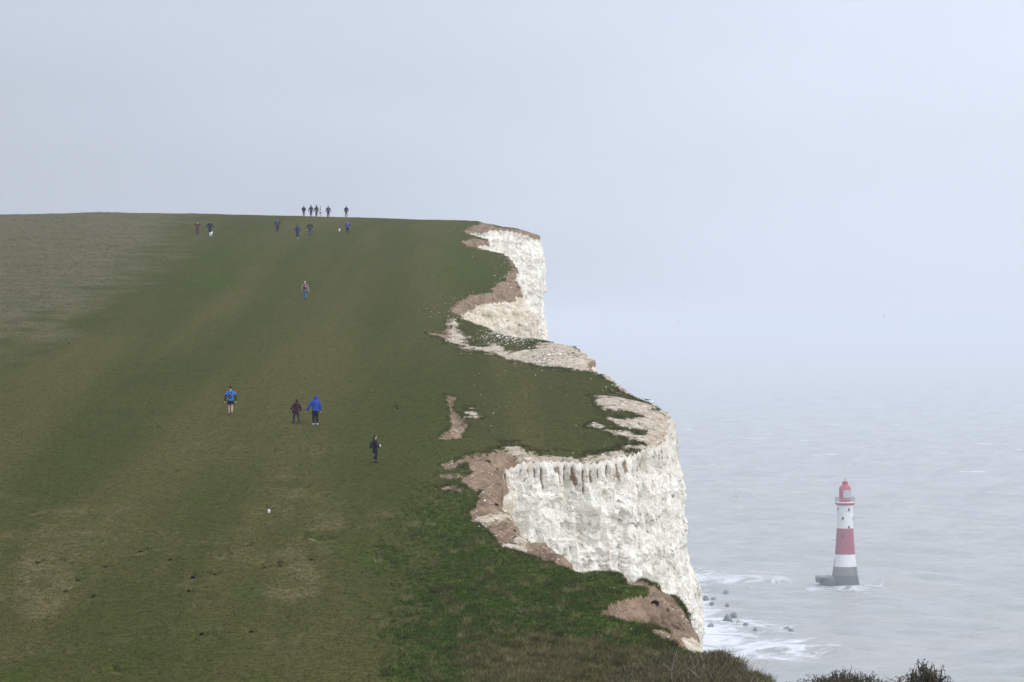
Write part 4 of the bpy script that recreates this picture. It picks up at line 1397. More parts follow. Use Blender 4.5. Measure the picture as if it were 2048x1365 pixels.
def bush(x, ytop, d, halfw_px, lab, style, seed):
    g = np.random.default_rng(seed)
    gx = (x - CX) / F * d
    z0 = float(hgt(gx, d))
    Hb = CZ + (YH - ytop) / F * d - z0
    rw = halfw_px * d / F
    e = empty('bush', (gx, d, z0))
    br, lv, lc = MB(), [], []
    ns = 150 if style == 'upright' else 230
    for s in range(ns):
        a = g.random() * 6.283
        rad = math.sqrt(g.random()) * (1.15 if style == 'upright' else 1.25) * rw
        if style == 'upright':
            hz_ = Hb * g.uniform(.94, 1.0) * (1 - 0.13 * (rad / rw) ** 2)
        else:
            hz_ = Hb * g.uniform(.955, .995) * (1 - 0.085 * (rad / rw) ** 2)
        tip = np.array([math.cos(a) * rad, math.sin(a) * rad, hz_])
        b0 = np.array([math.cos(a) * rad * .12, math.sin(a) * rad * .12, 0])
        u = np.linspace(0, 1, 7)[:, None]
        path = b0 * (1 - u) + tip * u + np.c_[g.normal(size=7), g.normal(size=7), 0 * g.normal(size=7)] * (.025 if style == 'upright' else .055) * u
        path[:, :2] -= np.sin(u * np.pi) * tip[:2] * (-.10)
        br.tube(path, np.linspace(.016, .005, 7), 4, False)
        nt_ = 14 if style == 'upright' else 16
        for t_ in range(nt_):
            w = g.uniform(.72, .99)
            k_ = w * 6; i_ = int(k_)
            o = path[i_] * (1 - k_ + i_) + path[min(i_ + 1, 6)] * (k_ - i_)
            dd = np.array([g.normal() * .7, g.normal() * .7, abs(g.normal()) * (1.0 if style == 'upright' else .35) + .1])
            dd = dd / np.linalg.norm(dd) * g.uniform(.06, .2)
            mid = o + dd * .55 + g.normal(size=3) * .012
            br.tube([o, mid, o + dd], [.004, .0033, .002], 3, False)
            for l_ in range(7 if style == 'upright' else 6):
                c_ = o + dd * g.uniform(.1, 1.05) + g.normal(size=3) * .010
                ax = g.normal(size=3); ax /= np.linalg.norm(ax)
                bx_ = np.cross(ax, g.normal(size=3)); bx_ /= np.linalg.norm(bx_) + 1e-9
                L = g.uniform(.010, .021) * (1.0 if style == 'upright' else .9)
                lv.append([c_ - ax * L, c_ + bx_ * L * .45, c_ + ax * L, c_ - bx_ * L * .45])
                lc.append(np.array([[.075, .078, .028], [.090, .086, .036], [.060, .052, .032], [.11, .09, .045]][g.integers(4)]) * math.exp(g.normal() * .25))
    br.build('branches', M['twig'], e)
    lv = np.array(lv)
    o = link('foliage', np_mesh('foliage', lv.reshape(-1, 3), np.arange(4 * len(lv)).reshape(-1, 4), M['grass'], False, dict(tint=np.clip(np.repeat(np.array(lc), 4, 0), 0, 1))), e)
    tag(e, lab, 'bush')


M['twig'] = simple('dark twig bark', (0.060, 0.048, 0.038), .85, .3)
bush(1690, 1339, 42, 100, 'low rounded tangle of dark twigs at the bottom edge, left of the spiky bush', 'tangle', 5)
bush(1852, 1330, 36, 72, 'upright spiky bush with small leaves at the bottom right corner', 'upright', 6)

# ------------------------------------------------------------------ small signs on the grass
M['signwhite'] = simple('white sign plate', (0.78, 0.76, 0.78), .6, .05)
M['signink'] = simple('dark sign print', (0.06, 0.045, 0.06), .7, .1)
M['stake'] = simple('wooden stake', (0.20, 0.15, 0.11), .85, .2)


def marker(x, y, w, h, lab, ink):
    c = ray_hit(x, y)
    e = empty('marker_sign', c)
    MB().box((0, .012, (h + .07) / 2 - .05), (.018, .012, (h + .17) / 2)).build('stake', M['stake'], e)
    MB().box((0, -.012, .07 + h / 2), (w / 2, .008, h / 2), None, .006).build('plate', M['signwhite'], e)
    if ink:
        MB().ball((.003, -.021, .07 + h * .80), (.012, .002, .018), 8, 5).build('print_mark', M['signink'], e)
        MB().box((.003, -.0215, .07 + h * .56), (.012, .0015, .022)).build('print_mark', M['signink'], e)
        MB().box((-.012, -.0215, .07 + h * .36), (.016, .0015, .006)).build('print_mark', M['signink'], e)
    tag(e, lab, 'sign')


marker(538, 1029, .13, .185, 'small white sign on a stub stake, alone in the near grass', True)
marker(679, 464, .21, .30, 'tiny white sign beside the dark scrape near the ridge', False)

# ------------------------------------------------------------------ people
_mats = {}


def cloth(name, col, rough=.85):
    key = (name, col)
    if key not in _mats:
        _mats[key] = simple(name, col, rough, .18, 9.0, .02)
    return _mats[key]


SKIN = cloth('skin', (.50, .31, .23), .6)
HAIR_D = (.022, .016, .013)


def person(px, py, Ht, rz, label, top, bottom, shoes, hair, dist=None, stride=.12, armL=(0.02, 0.0), armR=(0.02, 0.0), headyaw=0.0, vox=.022, split_leg=None, spread=0.0,
           group='walkers on the down', vest=None, armlet=None, socks=None, collar=None):
    """top = (kind, colour); bottom = (kind, colour); hair = (kind, colour); arm = (outward swing, forward swing[, elbow bend[, raise]])"""
    if dist is None:
        c = ray_hit(px, py)
    else:
        X = (px - CX) / F * dist
        c = np.array([X, dist, float(hgt(X, dist))])
    k = Ht
    root = empty('person', (c[0], c[1], c[2] - .01), rz)
    tag(root, label, 'person', group)
    # skeleton
    hipw, shw = .052 * k, .112 * k
    leg = {}
    for s, fwd in ((-1, stride), (1, -stride)):
        hip = np.array([s * hipw, 0, .515 * k])
        lift = .035 * k if fwd < -0.05 else 0
        ank = np.array([s * (hipw * .95 + spread), fwd * .95, .045 * k + lift])
        knee = (hip + ank) / 2 + np.array([s * spread * .1, .035 * k + .02 * k * (fwd < 0), .01 * k])
        leg[s] = (hip, knee, ank)
    arm = {}
    for s, a in ((-1, armL), (1, armR)):
        a = tuple(a) + (0.0,) * (4 - len(a))
        out, fw, bend, up = a
        sh = np.array([s * shw, 0, .80 * k])
        if up > 0:
            el = sh + np.array([s * .085 * k, .07 * k, -.07 * k])
            wr = np.array([s * .055 * k, .075 * k, .905 * k])
        else:
            el = sh + np.array([s * (.035 * k + out), fw * .5 - .012 * k, -.165 * k])
            wr = el + np.array([s * (out * 1.0 - .5 * bend * .15 * k), fw * .7 + .03 * k + bend * .13 * k, -.15 * k * (1 - .75 * bend)])
        arm[s] = (sh, el, wr)
    hd = np.array([0, .012 * k, .932 * k])
    cy, sy_ = math.cos(headyaw), math.sin(headyaw)

    def hp(x, y, z):
        return (hd[0] + (x * cy - y * sy_) * k, hd[1] + (x * sy_ + y * cy) * k, hd[2] + z * k)

    # body: overlapping volumes fused into one skin
    b = MB()
    for s in (-1, 1):
        h_, kn, an = leg[s]
        b.tube([h_ + (0, 0, .02 * k), (h_ * .6 + kn * .4), kn, (kn * .6 + an * .4) + (0, -.012 * k, 0), an], np.array([.052, .047, .034, .034, .022]) * k * (1.0 if bottom[0] == 'shorts' else .78), 10)
        b.ball((an[0], an[1] + .035 * k, an[2] - .018 * k), (.024 * k, .068 * k, .022 * k), 10, 6)
        sh, el, wr = arm[s]
        b.tube([sh, (sh + el) / 2, el, (el + wr) / 2, wr], np.array([.034, .030, .025, .024, .017]) * k, 10)
        hdir = (wr - el); hdir /= np.linalg.norm(hdir)
        palm = wr + hdir * .028 * k
        side = np.array([0, 1.0, 0]) if abs(hdir[1]) < .8 else np.array([1.0, 0, 0])
        b.tube([wr, palm, wr + hdir * .052 * k], [.017 * k, .021 * k, .018 * k], 8)
        inn = np.array([-s, 0, 0.])
        for f_ in range(4):
            r0 = wr + hdir * .048 * k + side * (.018 - .012 * f_) * k
            L = (.040, .045, .042, .032)[f_] * k
            b.tube([r0, r0 + hdir * L * .5 + inn * .004 * k, r0 + hdir * L * .85 + inn * .014 * k], [.0062 * k, .0056 * k, .0045 * k], 6)
        r0 = wr + hdir * .018 * k + side * .016 * k
        b.tube([r0, r0 + side * .014 * k + hdir * .018 * k, r0 + side * .016 * k + hdir * .036 * k + inn * .006 * k], [.008 * k, .007 * k, .005 * k], 6)
    b.stack([(0, 0, .48 * k, .088 * k, .062 * k), (0, 0, .54 * k, .09 * k, .065 * k), (0, 0, .61 * k, .078 * k, .056 * k), (0, 0, .70 * k, .092 * k, .064 * k), (0, 0, .77 * k, .105 * k, .062 * k),
             (0, 0, .81 * k, .085 * k, .05 * k), (0, 0, .83 * k, .04 * k, .038 * k)], 14)
    b.tube([(0, 0, .80 * k), (0, .004 * k, .85 * k), (hd[0], hd[1], hd[2] - .03 * k)], [.036 * k, .031 * k, .031 * k], 10)
    b.ball(hp(0, -.004, .012), (.044 * k, .050 * k, .055 * k), 12, 8)
    b.ball(hp(0, .010, -.022), (.034 * k, .040 * k, .042 * k), 10, 7)
    b.ball(hp(0, .052, -.006), (.008 * k, .012 * k, .014 * k), 8, 5)                   # nose
    for s in (-1, 1):
        b.ball(hp(s * .046, -.002, -.004), (.007 * k, .012 * k, .016 * k), 8, 5)         # ears
    body = b.build('body', SKIN, root, True, vox * .6)
    for s in (-1, 1):
        MB().ball(hp(s * .018, .046, .006), .0062 * k, 6, 5).build('eye', cloth('eye', (.03, .02, .02), .3), root)
    MB().ball(hp(0, .046, -.034), (.016 * k, .006 * k, .005 * k), 8, 5).build('mouth', cloth('lips', (.36, .14, .12), .5), root)
    # trousers or shorts
    kind, col = bottom
    tr = MB()
    tr.stack([(0, 0, .455 * k, .090 * k, .066 * k), (0, 0, .50 * k, .100 * k, .073 * k), (0, 0, .56 * k, .094 * k, .068 * k), (0, 0, .585 * k, .086 * k, .062 * k)], 16)
    for s in (-1, 1):
        h_, kn, an = leg[s]
        if kind == 'shorts':
            e_ = h_ * .38 + kn * .62
            tr.tube([h_ + (0, 0, .02 * k), (h_ + e_) / 2, e_], [.060 * k, .060 * k, .058 * k], 12)
        else:
            w = 1.0 if kind == 'slim' else 1.18
            tr.tube([h_ + (0, 0, .02 * k), h_ * .6 + kn * .4, kn, kn * .55 + an * .45 + (0, -.012 * k, 0), an + (0, 0, (.05 if kind == 'cropped' else .0) * k)],
                    np.array([.058, .054, .041, .038, .031]) * k * w, 12)
    tro = tr.build('shorts' if kind == 'shorts' else 'trousers', cloth('trouser cloth', col), root, True, vox)
    if split_leg:
        h_, kn, an = leg[1]
        MB().tube([h_ - (0, 0, .06 * k), kn, an], [.062 * k, .05 * k, .04 * k], 10).build('trouser_leg', cloth('trouser cloth', split_leg), root)
    # shoes
    for s in (-1, 1):
        an = leg[s][2]
        m_ = MB().ball((an[0], an[1] + .034 * k, an[2] - .018 * k), (.031 * k, .080 * k, .028 * k), 12, 7)
        m_.tube([(an[0], an[1] - .01 * k, an[2] - .02 * k), (an[0], an[1] - .008 * k, an[2] + .012 * k)], [.029 * k, .027 * k], 10)
        m_.build('shoe', cloth('shoe', shoes), root, True, vox * .7)
        if socks:
            MB().tube([an + (0, 0, .004 * k), an * .72 + leg[s][1] * .28], [.025 * k, .03 * k], 10).build('sock', cloth('sock', socks), root)
    # top
    kind, col = top
    t_ = MB()
    hem = {'tee': .50, 'jacket': .47, 'puffer': .475, 'coat': .375}[kind]
    loose = {'tee': 1.0, 'jacket': 1.10, 'puffer': 1.18, 'coat': 1.08}[kind]
    prof_ = [(hem, .108 if kind == 'coat' else .100, .080), (.52, .100, .074), (.58, .094, .069), (.64, .094, .070), (.70, .103, .074), (.76, .114, .074), (.80, .112, .066), (.828, .080, .056), (.852, .045, .045)]
    zz = np.linspace(hem, .852, 34)
    lv = []
    for z in zz:
        rx = np.interp(z, [q_[0] for q_ in prof_], [q_[1] for q_ in prof_]) * loose
        ry = np.interp(z, [q_[0] for q_ in prof_], [q_[2] for q_ in prof_]) * loose * 1.05
        if kind == 'puffer' and z < .80:
            wv = .05 * abs(math.sin((z - hem) * math.pi / .055)); rx *= .97 + wv; ry *= .97 + wv
        lv.append((0, 0, z * k, rx * k, ry * k))
    t_.stack(lv, 20)
    for s in (-1, 1):
        sh, el, wr = arm[s]
        if kind == 'tee':
            e_ = sh * .35 + el * .65
            t_.tube([sh + (-s * .02 * k, 0, .004 * k), (sh + e_) / 2, e_], [.042 * k, .043 * k, .042 * k], 12)
        else:
            w = 1.2 if kind == 'puffer' else 1.06
            t_.tube([sh + (-s * .02 * k, 0, .002 * k), (sh + el) / 2, el, (el + wr) / 2, wr], np.array([.046, .043, .037, .034, .028]) * k * w, 12)
    tn = {'tee': 'shirt', 'jacket': 'jacket', 'puffer': 'padded_jacket', 'coat': 'coat'}[kind]
    t_.build(tn, cloth('top cloth', col), root, True, vox * .8)
    if vest:
        v_ = MB().stack([(0, 0, .48 * k, .116 * k, .09 * k), (0, 0, .6 * k, .108 * k, .084 * k), (0, 0, .72 * k, .112 * k, .088 * k), (0, 0, .80 * k, .104 * k, .082 * k), (0, 0, .83 * k, .07 * k, .065 * k)], 18)
        v_.build('vest', cloth('vest cloth', vest), root, True, vox)
    if armlet:
        for s in (-1, 1):
            sh, el, wr = arm[s]
            MB().tube([sh * .4 + el * .6, el, (el + wr) / 2, wr], np.array([.031, .029, .028, .022]) * k, 10).build('arm_sleeve', cloth('sleeve', armlet), root)
    # hair, hat or hood
    kind, col = hair
    hm_ = MB()
    if kind == 'hood':
        hm_.ball(hp(0, -.014, .008), (.070 * k, .070 * k, .078 * k), 14, 9)
        hm_.stack([(0, -.008 * k, .82 * k, .074 * k, .060 * k), (0, -.006 * k, .855 * k, .058 * k, .054 * k), (*hp(0, -.012, -.02)[:2], .905 * k, .060 * k, .060 * k)], 14)
    elif kind == 'long':
        hm_.ball(hp(0, -.012, .016), (.050 * k, .052 * k, .058 * k), 14, 9)
        hm_.stack([(*hp(0, -.040, 0)[:2], .80 * k, .040 * k, .022 * k), (*hp(0, -.036, 0)[:2], .86 * k, .048 * k, .030 * k), (*hp(0, -.022, 0)[:2], .93 * k, .049 * k, .044 * k)], 14)
    elif kind == 'hat':
        hm_.ball(hp(0, -.006, .022), (.050 * k, .054 * k, .056 * k), 14, 9)
        hm_.stack([(*hp(0, 0, 0)[:2], hd[2] + .018 * k, .066 * k, .070 * k), (*hp(0, 0, 0)[:2], hd[2] + .027 * k, .060 * k, .064 * k)], 16)
    else:
        hm_.ball(hp(0, -.010, .020), (.048 * k, .052 * k, .052 * k), 14, 9)
    hm_.build({'hood': 'hood', 'hat': 'hat'}.get(kind, 'hair'), cloth('hair or hood', col), root, True, vox * .6)
    if collar:
        MB().stack([(0, -.02 * k, .835 * k, .085 * k, .06 * k), (0, -.015 * k, .855 * k, .075 * k, .056 * k), (0, -.012 * k, .872 * k, .055 * k, .045 * k)], 14).build('collar', cloth('collar fur', collar), root)
    root['_h'] = Ht
    return root


def backpack(p, col, label, w=.075, h=.115, dpt=.055, zc=.70, patch=None, strap=None, stripe=None, bottom=None):
    k = p['_h']
    e = empty('backpack', p.location, p.rotation_euler[2])
    y0 = -.080
    m_ = MB()
    m_.stack([(0, (y0 - dpt * .55) * k, (zc - h) * k, w * .86 * k, dpt * .70 * k), (0, (y0 - dpt * .7) * k, (zc - h * .75) * k, w * k, dpt * k), (0, (y0 - dpt * .7) * k, (zc + h * .35) * k, w * .95 * k, dpt * .9 * k),
              (0, (y0 - dpt * .5) * k, (zc + h * .85) * k, w * .72 * k, dpt * .68 * k), (0, (y0 - dpt * .4) * k, (zc + h) * k, w * .4 * k, dpt * .4 * k)], 18)
    m_.build('pack_body', cloth('pack cloth', col), e)
    MB().stack([(0, (y0 - dpt * 1.35) * k, (zc - h * .7) * k, w * .62 * k, dpt * .42 * k), (0, (y0 - dpt * 1.4) * k, (zc - h * .3) * k, w * .62 * k, dpt * .42 * k), (0, (y0 - dpt * 1.25) * k, (zc - h * .02) * k, w * .5 * k, dpt * .3 * k)], 14) \
        .build('pocket', cloth('pack cloth', bottom or tuple(c_ * .75 for c_ in col)), e)
    for s in (-1, 1):
        MB().tube([(s * w * .55 * k, (y0 - .01) * k, (zc + h * .75) * k), (s * .060 * k, -.03 * k, .845 * k), (s * .068 * k, .060 * k, .80 * k), (s * .075 * k, .085 * k, .72 * k), (s * .092 * k, .04 * k, .635 * k), (s * w * .8 * k, y0 * k, (zc - h * .6) * k)],
                  .012 * k, 6).build('strap', cloth('strap', strap or (.03, .03, .035)), e)
    if patch:
        for (x_, z_, a_, b_) in patch:
            MB().ball((x_ * k, (y0 - dpt * 1.72) * k, (zc + z_) * k), (a_ * k, .008 * k, b_ * k), 10, 6).build('patch', cloth('pale patch', (.7, .7, .72)), e)
    if stripe:
        MB().stack([(0, (y0 - dpt * .7) * k, (zc + stripe - .008) * k, w * 1.02 * k, dpt * 1.02 * k), (0, (y0 - dpt * .7) * k, (zc + stripe + .008) * k, w * 1.02 * k, dpt * 1.02 * k)], 18).build('reflective_strip', cloth('strip', (.55, .58, .58)), e)
    tag(e, label, 'backpack')
    return e


BLK, NAVY, JEAN, DJEAN = (.012, .012, .014), (.012, .015, .030), (.055, .085, .14), (.018, .026, .048)
p1 = person(461, 831, 1.86, .05, 'walker in bright blue T-shirt and black shorts with bare legs', ('tee', (.035, .17, .55)), ('shorts', (.006, .007, .014)), (.05, .045, .04), ('short', HAIR_D),
            stride=.10, armL=(.035, -.04), armR=(.035, .02), vox=.018, armlet=(.008, .012, .016), socks=(.22, .23, .27))
backpack(p1, (.016, .035, .10), 'small navy running pack with pale marks on the bright blue T-shirt', .062, .105, .035, .70, [(-.012, .045, .014, .018), (.045, -.01, .012, .010), (0, -.075, .014, .008)], (.02, .03, .07), None, (.01, .05, .09))
p2 = person(593, 849, 1.57, .45, 'dark haired woman in a maroon coat walking left of the man in blue', ('coat', (.040, .009, .022)), ('slim', (.016, .026, .050)), (.05, .045, .06), ('long', (.020, .014, .014)),
            stride=.18, armL=(.07, .06, .9), armR=(.02, -.03), vox=.018, spread=.06)
bg_ = empty('shoulder_bag', p2.location, .45)
MB().box((-.20, .0, .80), (.055, .13, .11), None, .03).build('bag_body', cloth('bag leather', (.012, .012, .016), .5), bg_)
MB().tube([(-.19, .08, .88), (-.12, .1, 1.05), (.02, .1, 1.22), (.12, .02, 1.32), (.04, -.11, 1.2), (-.1, -.11, 1.02), (-.19, -.07, .88)], .012, 6).build('strap', cloth('strap', (.03, .03, .035)), bg_)
tag(bg_, 'black shoulder bag at the left hip of the woman in maroon', 'bag')
person(631, 850, 1.80, .35, 'man in a bright blue padded jacket with hood up and white trainers', ('puffer', (.020, .060, .32)), ('trousers', (.007, .007, .012)), (.72, .72, .76), ('hood', (.018, .055, .30)),
       stride=.05, armL=(.13, .10), armR=(.03, 0), headyaw=.75, vox=.018, spread=.02)
p4 = person(750, 927, 1.60, -1.25, 'woman in a long black coat turning to look back, nearest of the walkers', ('coat', (.008, .009, .018)), ('cropped', (.010, .014, .026)), (.02, .02, .028), ('long', (.020, .013, .011)),
            stride=.09, armL=(.0, .02, .95), armR=(.0, .02, .95), headyaw=-.65, vox=.018)
backpack(p4, (.022, .025, .036), 'boxy dark backpack worn by the woman in the long black coat', .085, .13, .072, .665)
m_ = empty('paper_cup', (p4.location.x + .30, p4.location.y - .12, p4.location.z + 1.60 * .625))
MB().lathe([(.001, -.05), (.03, -.05), (.042, .055), (.001, .055)], 12).build('cup', cloth('white card', (.8, .8, .8)), m_)
MB().lathe([(.045, .056), (.045, .066), (.036, .075), (.001, .076)], 12).build('lid', cloth('white card', (.8, .8, .8)), m_)
tag(m_, 'small white cup held in front of the woman in the long black coat', 'cup')
p5 = person(610, 600, 1.74, 0, 'grey haired man in grey shirt and blue jeans, alone halfway up the slope', ('tee', (.19, .20, .23)), ('trousers', (.085, .13, .21)), (.05, .05, .055), ('short', (.42, .40, .38)),
            stride=.10, armL=(.04, .03), armR=(.05, -.02))
backpack(p5, (.16, .020, .032), 'red and black backpack with a white patch, halfway up the slope', .075, .12, .055, .69, [(.022, .02, .018, .035)], None, None, (.02, .015, .02))
person(395, 470, 1.70, 0, 'person in a dark red coat with both hands raised to the head', ('coat', (.100, .018, .026)), ('slim', (.020, .036, .075)), (.05, .03, .04), ('short', (.06, .03, .03)),
       stride=.02, armL=(0, 0, 0, 1), armR=(0, 0, 0, 1), collar=(.50, .45, .45))
p7 = person(420, 471.5, 1.80, 0, 'person in dark navy jacket and trousers walking with a white dog', ('jacket', NAVY), ('trousers', (.014, .020, .040)), (.015, .015, .015), ('short', HAIR_D), stride=.08, armL=(.12, .05, .4), armR=(.10, -.02))
p8 = person(555, 465, 1.76, 0, 'walker in slate blue jacket under the ridge, between the dog walker and the group', ('jacket', (.030, .052, .105)), ('slim', (.016, .018, .030)), (.10, .08, .09), ('short', HAIR_D), stride=.08, armL=(.07, .05, .5), armR=(.07, .05, .5))
backpack(p8, (.075, .085, .105), 'grey backpack on the slate blue jacket below the ridge', .066, .105, .05, .70)
person(595, 477.5, 1.70, 0, 'long haired walker in dark vest with blue sleeves and pale shoes', ('jacket', (.030, .060, .16)), ('trousers', (.022, .034, .062)), (.55, .50, .45), ('long', (.028, .022, .024)), stride=.10, armL=(.02, .03), armR=(.08, -.02), vest=(.022, .024, .038))
p10 = person(620, 472, 1.80, 0, 'walker in dark green jacket and jeans right of the one in blue sleeves', ('jacket', (.022, .026, .022)), ('trousers', (.050, .085, .155)), (.03, .03, .035), ('short', (.012, .012, .014)), stride=.07, armL=(.04, .0), armR=(.04, 0))
backpack(p10, (.010, .010, .013), 'black backpack with pale reflective strips below the ridge', .072, .115, .055, .69, [(0, .07, .03, .008), (0, .02, .025, .006)], None, -.10)
p11 = person(695, 467, 1.62, 0, 'walker in a violet blue jacket and black trousers right of the tiny sign', ('jacket', (.060, .055, .30)), ('slim', (.012, .013, .018)), (.03, .03, .035), ('short', (.045, .03, .035)), stride=.06, armL=(.05, .02), armR=(.05, .0))
backpack(p11, (.13, .13, .38), 'lavender backpack on the violet blue jacket', .058, .085, .04, .715, [(0, .02, .012, .012)])
# on the ridge against the sky
G2 = 'figures on the skyline'
DK = (.020, .022, .030)
person(607.5, 433, 1.66, 0, 'leftmost skyline figure, in dark jacket and brimmed hat', ('jacket', DK), ('slim', (.016, .017, .026)), BLK, ('hat', DK), 458, .05, (.02, -.02, .5), (.02, -.02, .5), group=G2)
person(622, 433, 1.72, 0, 'hooded skyline figure with all dark clothes, second from the left', ('jacket', (.022, .024, .030)), ('trousers', (.018, .019, .026)), BLK, ('hood', (.020, .021, .028)), 457, .06, (.07, 0), (.03, 0), group=G2, spread=.02)
person(633, 433, 1.74, 0, 'hooded skyline figure with one pale blue jeans leg, third from the left', ('jacket', (.024, .025, .032)), ('trousers', (.022, .028, .045)), BLK, ('hood', (.022, .023, .030)), 457, .08, (.07, .02), (.03, 0), group=G2, split_leg=(.16, .25, .36))
p15 = person(641, 433, 1.62, 0, 'skyline figure in white top and turquoise shorts', ('jacket', (.72, .73, .76)), ('shorts', (.045, .22, .32)), (.5, .45, .42), ('short', (.03, .025, .025)), 457, .05, (.08, .0), (.06, 0), group=G2)
backpack(p15, (.018, .016, .022), 'small black pack on the white top at the skyline', .045, .085, .035, .72)
p16 = person(656.5, 437, 1.80, 0, 'tall skyline figure in dark clothes standing just below the ridge line', ('jacket', (.020, .023, .040)), ('trousers', (.016, .018, .026)), BLK, ('short', (.03, .022, .022)), 447, .07, (.04, .02), (.05, 0), group=G2, spread=.02)
backpack(p16, (.045, .075, .20), 'blue backpack of the tall skyline figure', .07, .115, .055, .69)
person(692.5, 435, 1.74, 0, 'rightmost skyline figure, dark jacket and slim legs, standing apart', ('jacket', (.024, .026, .032)), ('slim', (.022, .023, .030)), (.2, .17, .16), ('short', (.06, .05, .05)), 455, .03, (.02, 0), (.02, 0), group=G2, spread=.025)

# the dog
c = ray_hit(421.5, 473)
dg_ = empty('dog', (c[0], c[1], c[2] - .01), -.5)
b = MB()
b.tube([(0, -.24, .36), (0, -.15, .37), (0, 0, .355), (0, .14, .35), (0, .22, .38)], [.07, .092, .088, .112, .085], 12)
b.tube([(0, .20, .40), (0, .29, .50), (0, .33, .55)], [.075, .060, .062], 10)
b.ball((0, .345, .565), (.062, .075, .058), 10, 7)
b.tube([(0, .38, .55), (0, .46, .535)], [.040, .026], 8)
b.tube([(0, -.24, .40), (0, -.31, .48), (0, -.31, .56)], [.026, .020, .012], 8)
for s in (-1, 1):
    b.tube([(s * .055, .17, .34), (s * .06, .16, .20), (s * .06, .18, .10), (s * .06, .185, .02)], [.048, .034, .026, .024], 8)
    b.ball((s * .06, .205, .018), (.026, .04, .018), 8, 5)
    b.tube([(s * .055, -.17, .36), (s * .065, -.12, .24), (s * .06, -.225, .13), (s * .06, -.21, .02)], [.062, .048, .026, .024], 8)
    b.ball((s * .06, -.19, .018), (.026, .04, .018), 8, 5)
b.build('body', cloth('white fur', (.68, .66, .63)), dg_, True, .014)
for s in (-1, 1):
    MB().ball((s * .058, .325, .575), (.014, .03, .045), 8, 6).build('ear', cloth('cream fur', (.40, .33, .26)), dg_)
MB().ball((0, .467, .54), .013, 8, 5).build('nose', cloth('nose', (.02, .02, .02)), dg_)
tag(dg_, 'small white dog at the heels of the person in navy', 'dog')

# gulls
M['gullw'] = cloth('white plumage', (.72, .72, .73))
M['gullg'] = cloth('grey wing', (.30, .32, .35))
M['gullb'] = cloth('wing tip', (.03, .03, .03))
M['beak'] = cloth('beak', (.6, .35, .05))


def gull(loc, rot, label, span=1.35, up=.22, s=1.0):
    e = empty('gull', loc)
    e.rotation_euler = rot
    b = MB().tube([(0, -.26, 0), (0, -.16, .0), (0, 0, 0), (0, .13, .01), (0, .2, .025)], np.array([.018, .05, .072, .055, .035]) * s, 10)
    b.ball((0, .23, .035), (.04 * s, .05 * s, .038 * s), 10, 7)
    b.build('body', M['gullw'], e)
    MB().tube([(0, .27, .03), (0, .325, .02)], [.014, .004], 6).build('beak', M['beak'], e)
    MB().add([(-.03, -.22, .012), (.03, -.22, .012), (.085, -.38, .01), (-.085, -.38, .01), (-.03, -.22, -.004), (.03, -.22, -.004), (.085, -.38, .002), (-.085, -.38, .002)],
             [[0, 1, 2, 3], [7, 6, 5, 4], [0, 4, 5, 1], [1, 5, 6, 2], [2, 6, 7, 3], [3, 7, 4, 0]]).build('tail', M['gullw'], e)
    for sd in (-1, 1):
        st = [(0.03, .09, -.10, 0.01, .020), (.30 * span / 1.35, .12, -.06, up * .8, .014), (.50 * span / 1.35, .07, -.06, up * .75, .008), (.675 * span / 1.35, -.05, -.08, up * .45, .003)]
        rings = [[(sd * x, a, z), (sd * x, (a + b_) / 2, z + th), (sd * x, b_, z), (sd * x, (a + b_) / 2, z - th * .4)] for x, a, b_, z, th in st]
        w_ = MB().loft(rings, True).build('wing', M['gullg'], e)
        x, a, b_, z, th = st[-1]
        MB().loft([rings[-1], [(sd * (x + .07), a - .05, z - .02), (sd * (x + .07), a - .055, z - .018), (sd * (x + .07), a - .06, z - .02), (sd * (x + .07), a - .055, z - .021)]], True).build('wing_tip', M['gullb'], w_)
    tag(e, label, 'gull', 'gulls flying over the sea')


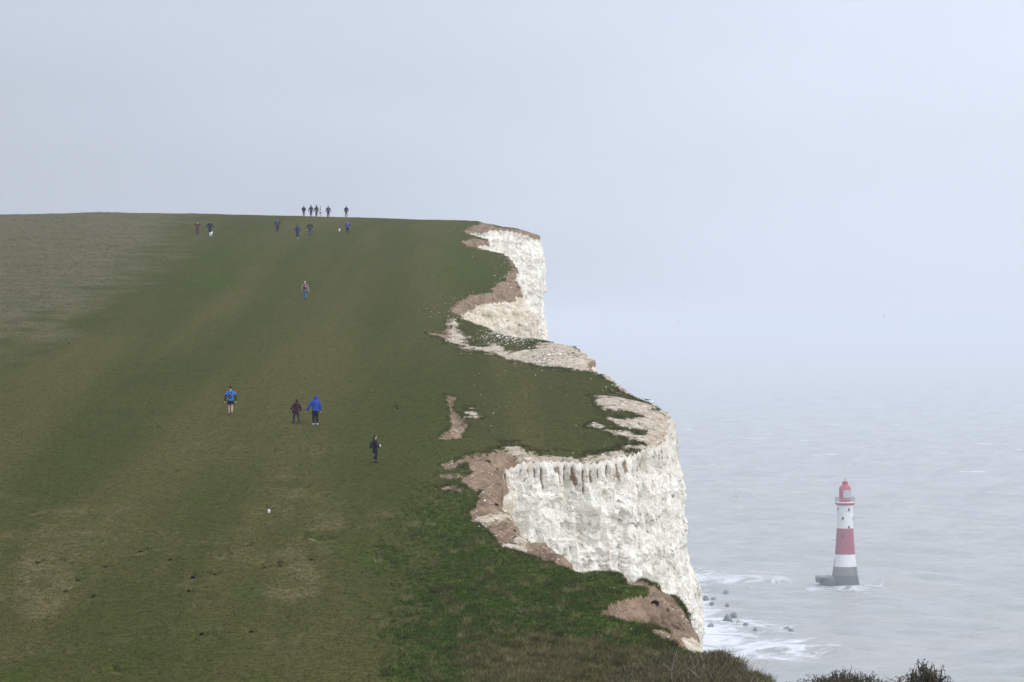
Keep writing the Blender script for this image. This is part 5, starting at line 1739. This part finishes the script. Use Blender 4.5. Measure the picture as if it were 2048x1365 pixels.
gull(pt_px(1365, 598, 470), (math.radians(10), math.radians(-24), math.radians(160)), 'upper of the two gulls gliding side by side near the cliff')
gull(pt_px(1357, 644, 560), (math.radians(10), math.radians(-28), math.radians(150)), 'lower of the two gulls gliding side by side near the cliff', 1.25)
gull(pt_px(1768, 632, 900), (math.radians(35), math.radians(70), math.radians(70)), 'single distant bird far to the right over the sea', 1.2)
for x, y, dd, rz, lab in [(1293, 782, 203, 1.2, 'left of the two gulls standing on the headland rim'), (1303, 787, 203.4, -.6, 'right of the two gulls standing on the headland rim')]:
    X = (x - CX) / F * dd
    rowi = int(np.argmin(np.abs(BY - dd))); ci_ = int(np.argmin(np.abs(GX[rowi] - X)))
    e = empty('gull', (X, dd, GZ[rowi, ci_]), rz)
    MB().tube([(0, -.26, .17), (0, -.14, .19), (0, 0, .205), (0, .12, .23)], [.012, .05, .08, .055], 10).ball((0, .15, .31), (.042, .05, .042), 10, 7).tube([(0, .1, .23), (0, .14, .31)], [.05, .036], 8).build('body', M['gullw'], e)
    for sd in (-1, 1):
        MB().tube([(sd * .06, .09, .225), (sd * .07, -.05, .215), (sd * .03, -.3, .18)], [.02, .04, .006], 8).build('wing', M['gullg'], e)
        MB().tube([(sd * .03, 0, .15), (sd * .03, .01, 0)], .008, 5).build('leg', M['beak'], e)
    MB().tube([(0, .2, .305), (0, .25, .295)], [.012, .004], 6).build('beak', M['beak'], e)
    tag(e, lab, 'gull', 'gulls on the headland rim')

# ------------------------------------------------------------------ haze
hz = MB().box((0, 9900, 68.0), (17000, 17000, 72.0))
hm = bpy.data.materials.new('sea mist')
hm.use_nodes = True
hm.node_tree.nodes.clear()
ho = hm.node_tree.nodes.new('ShaderNodeOutputMaterial')
hv = hm.node_tree.nodes.new('ShaderNodeVolumePrincipled')
hv.inputs['Color'].default_value = (0.81, 0.845, 0.89, 1)
hv.inputs['Density'].default_value = 0.00022
hv.inputs['Anisotropy'].default_value = 0.25
hm.node_tree.links.new(hv.outputs[0], ho.inputs['Volume'])
tag(hz.build('haze', hm, None, False), 'thin even sea mist over land and water', 'mist', kind='stuff')
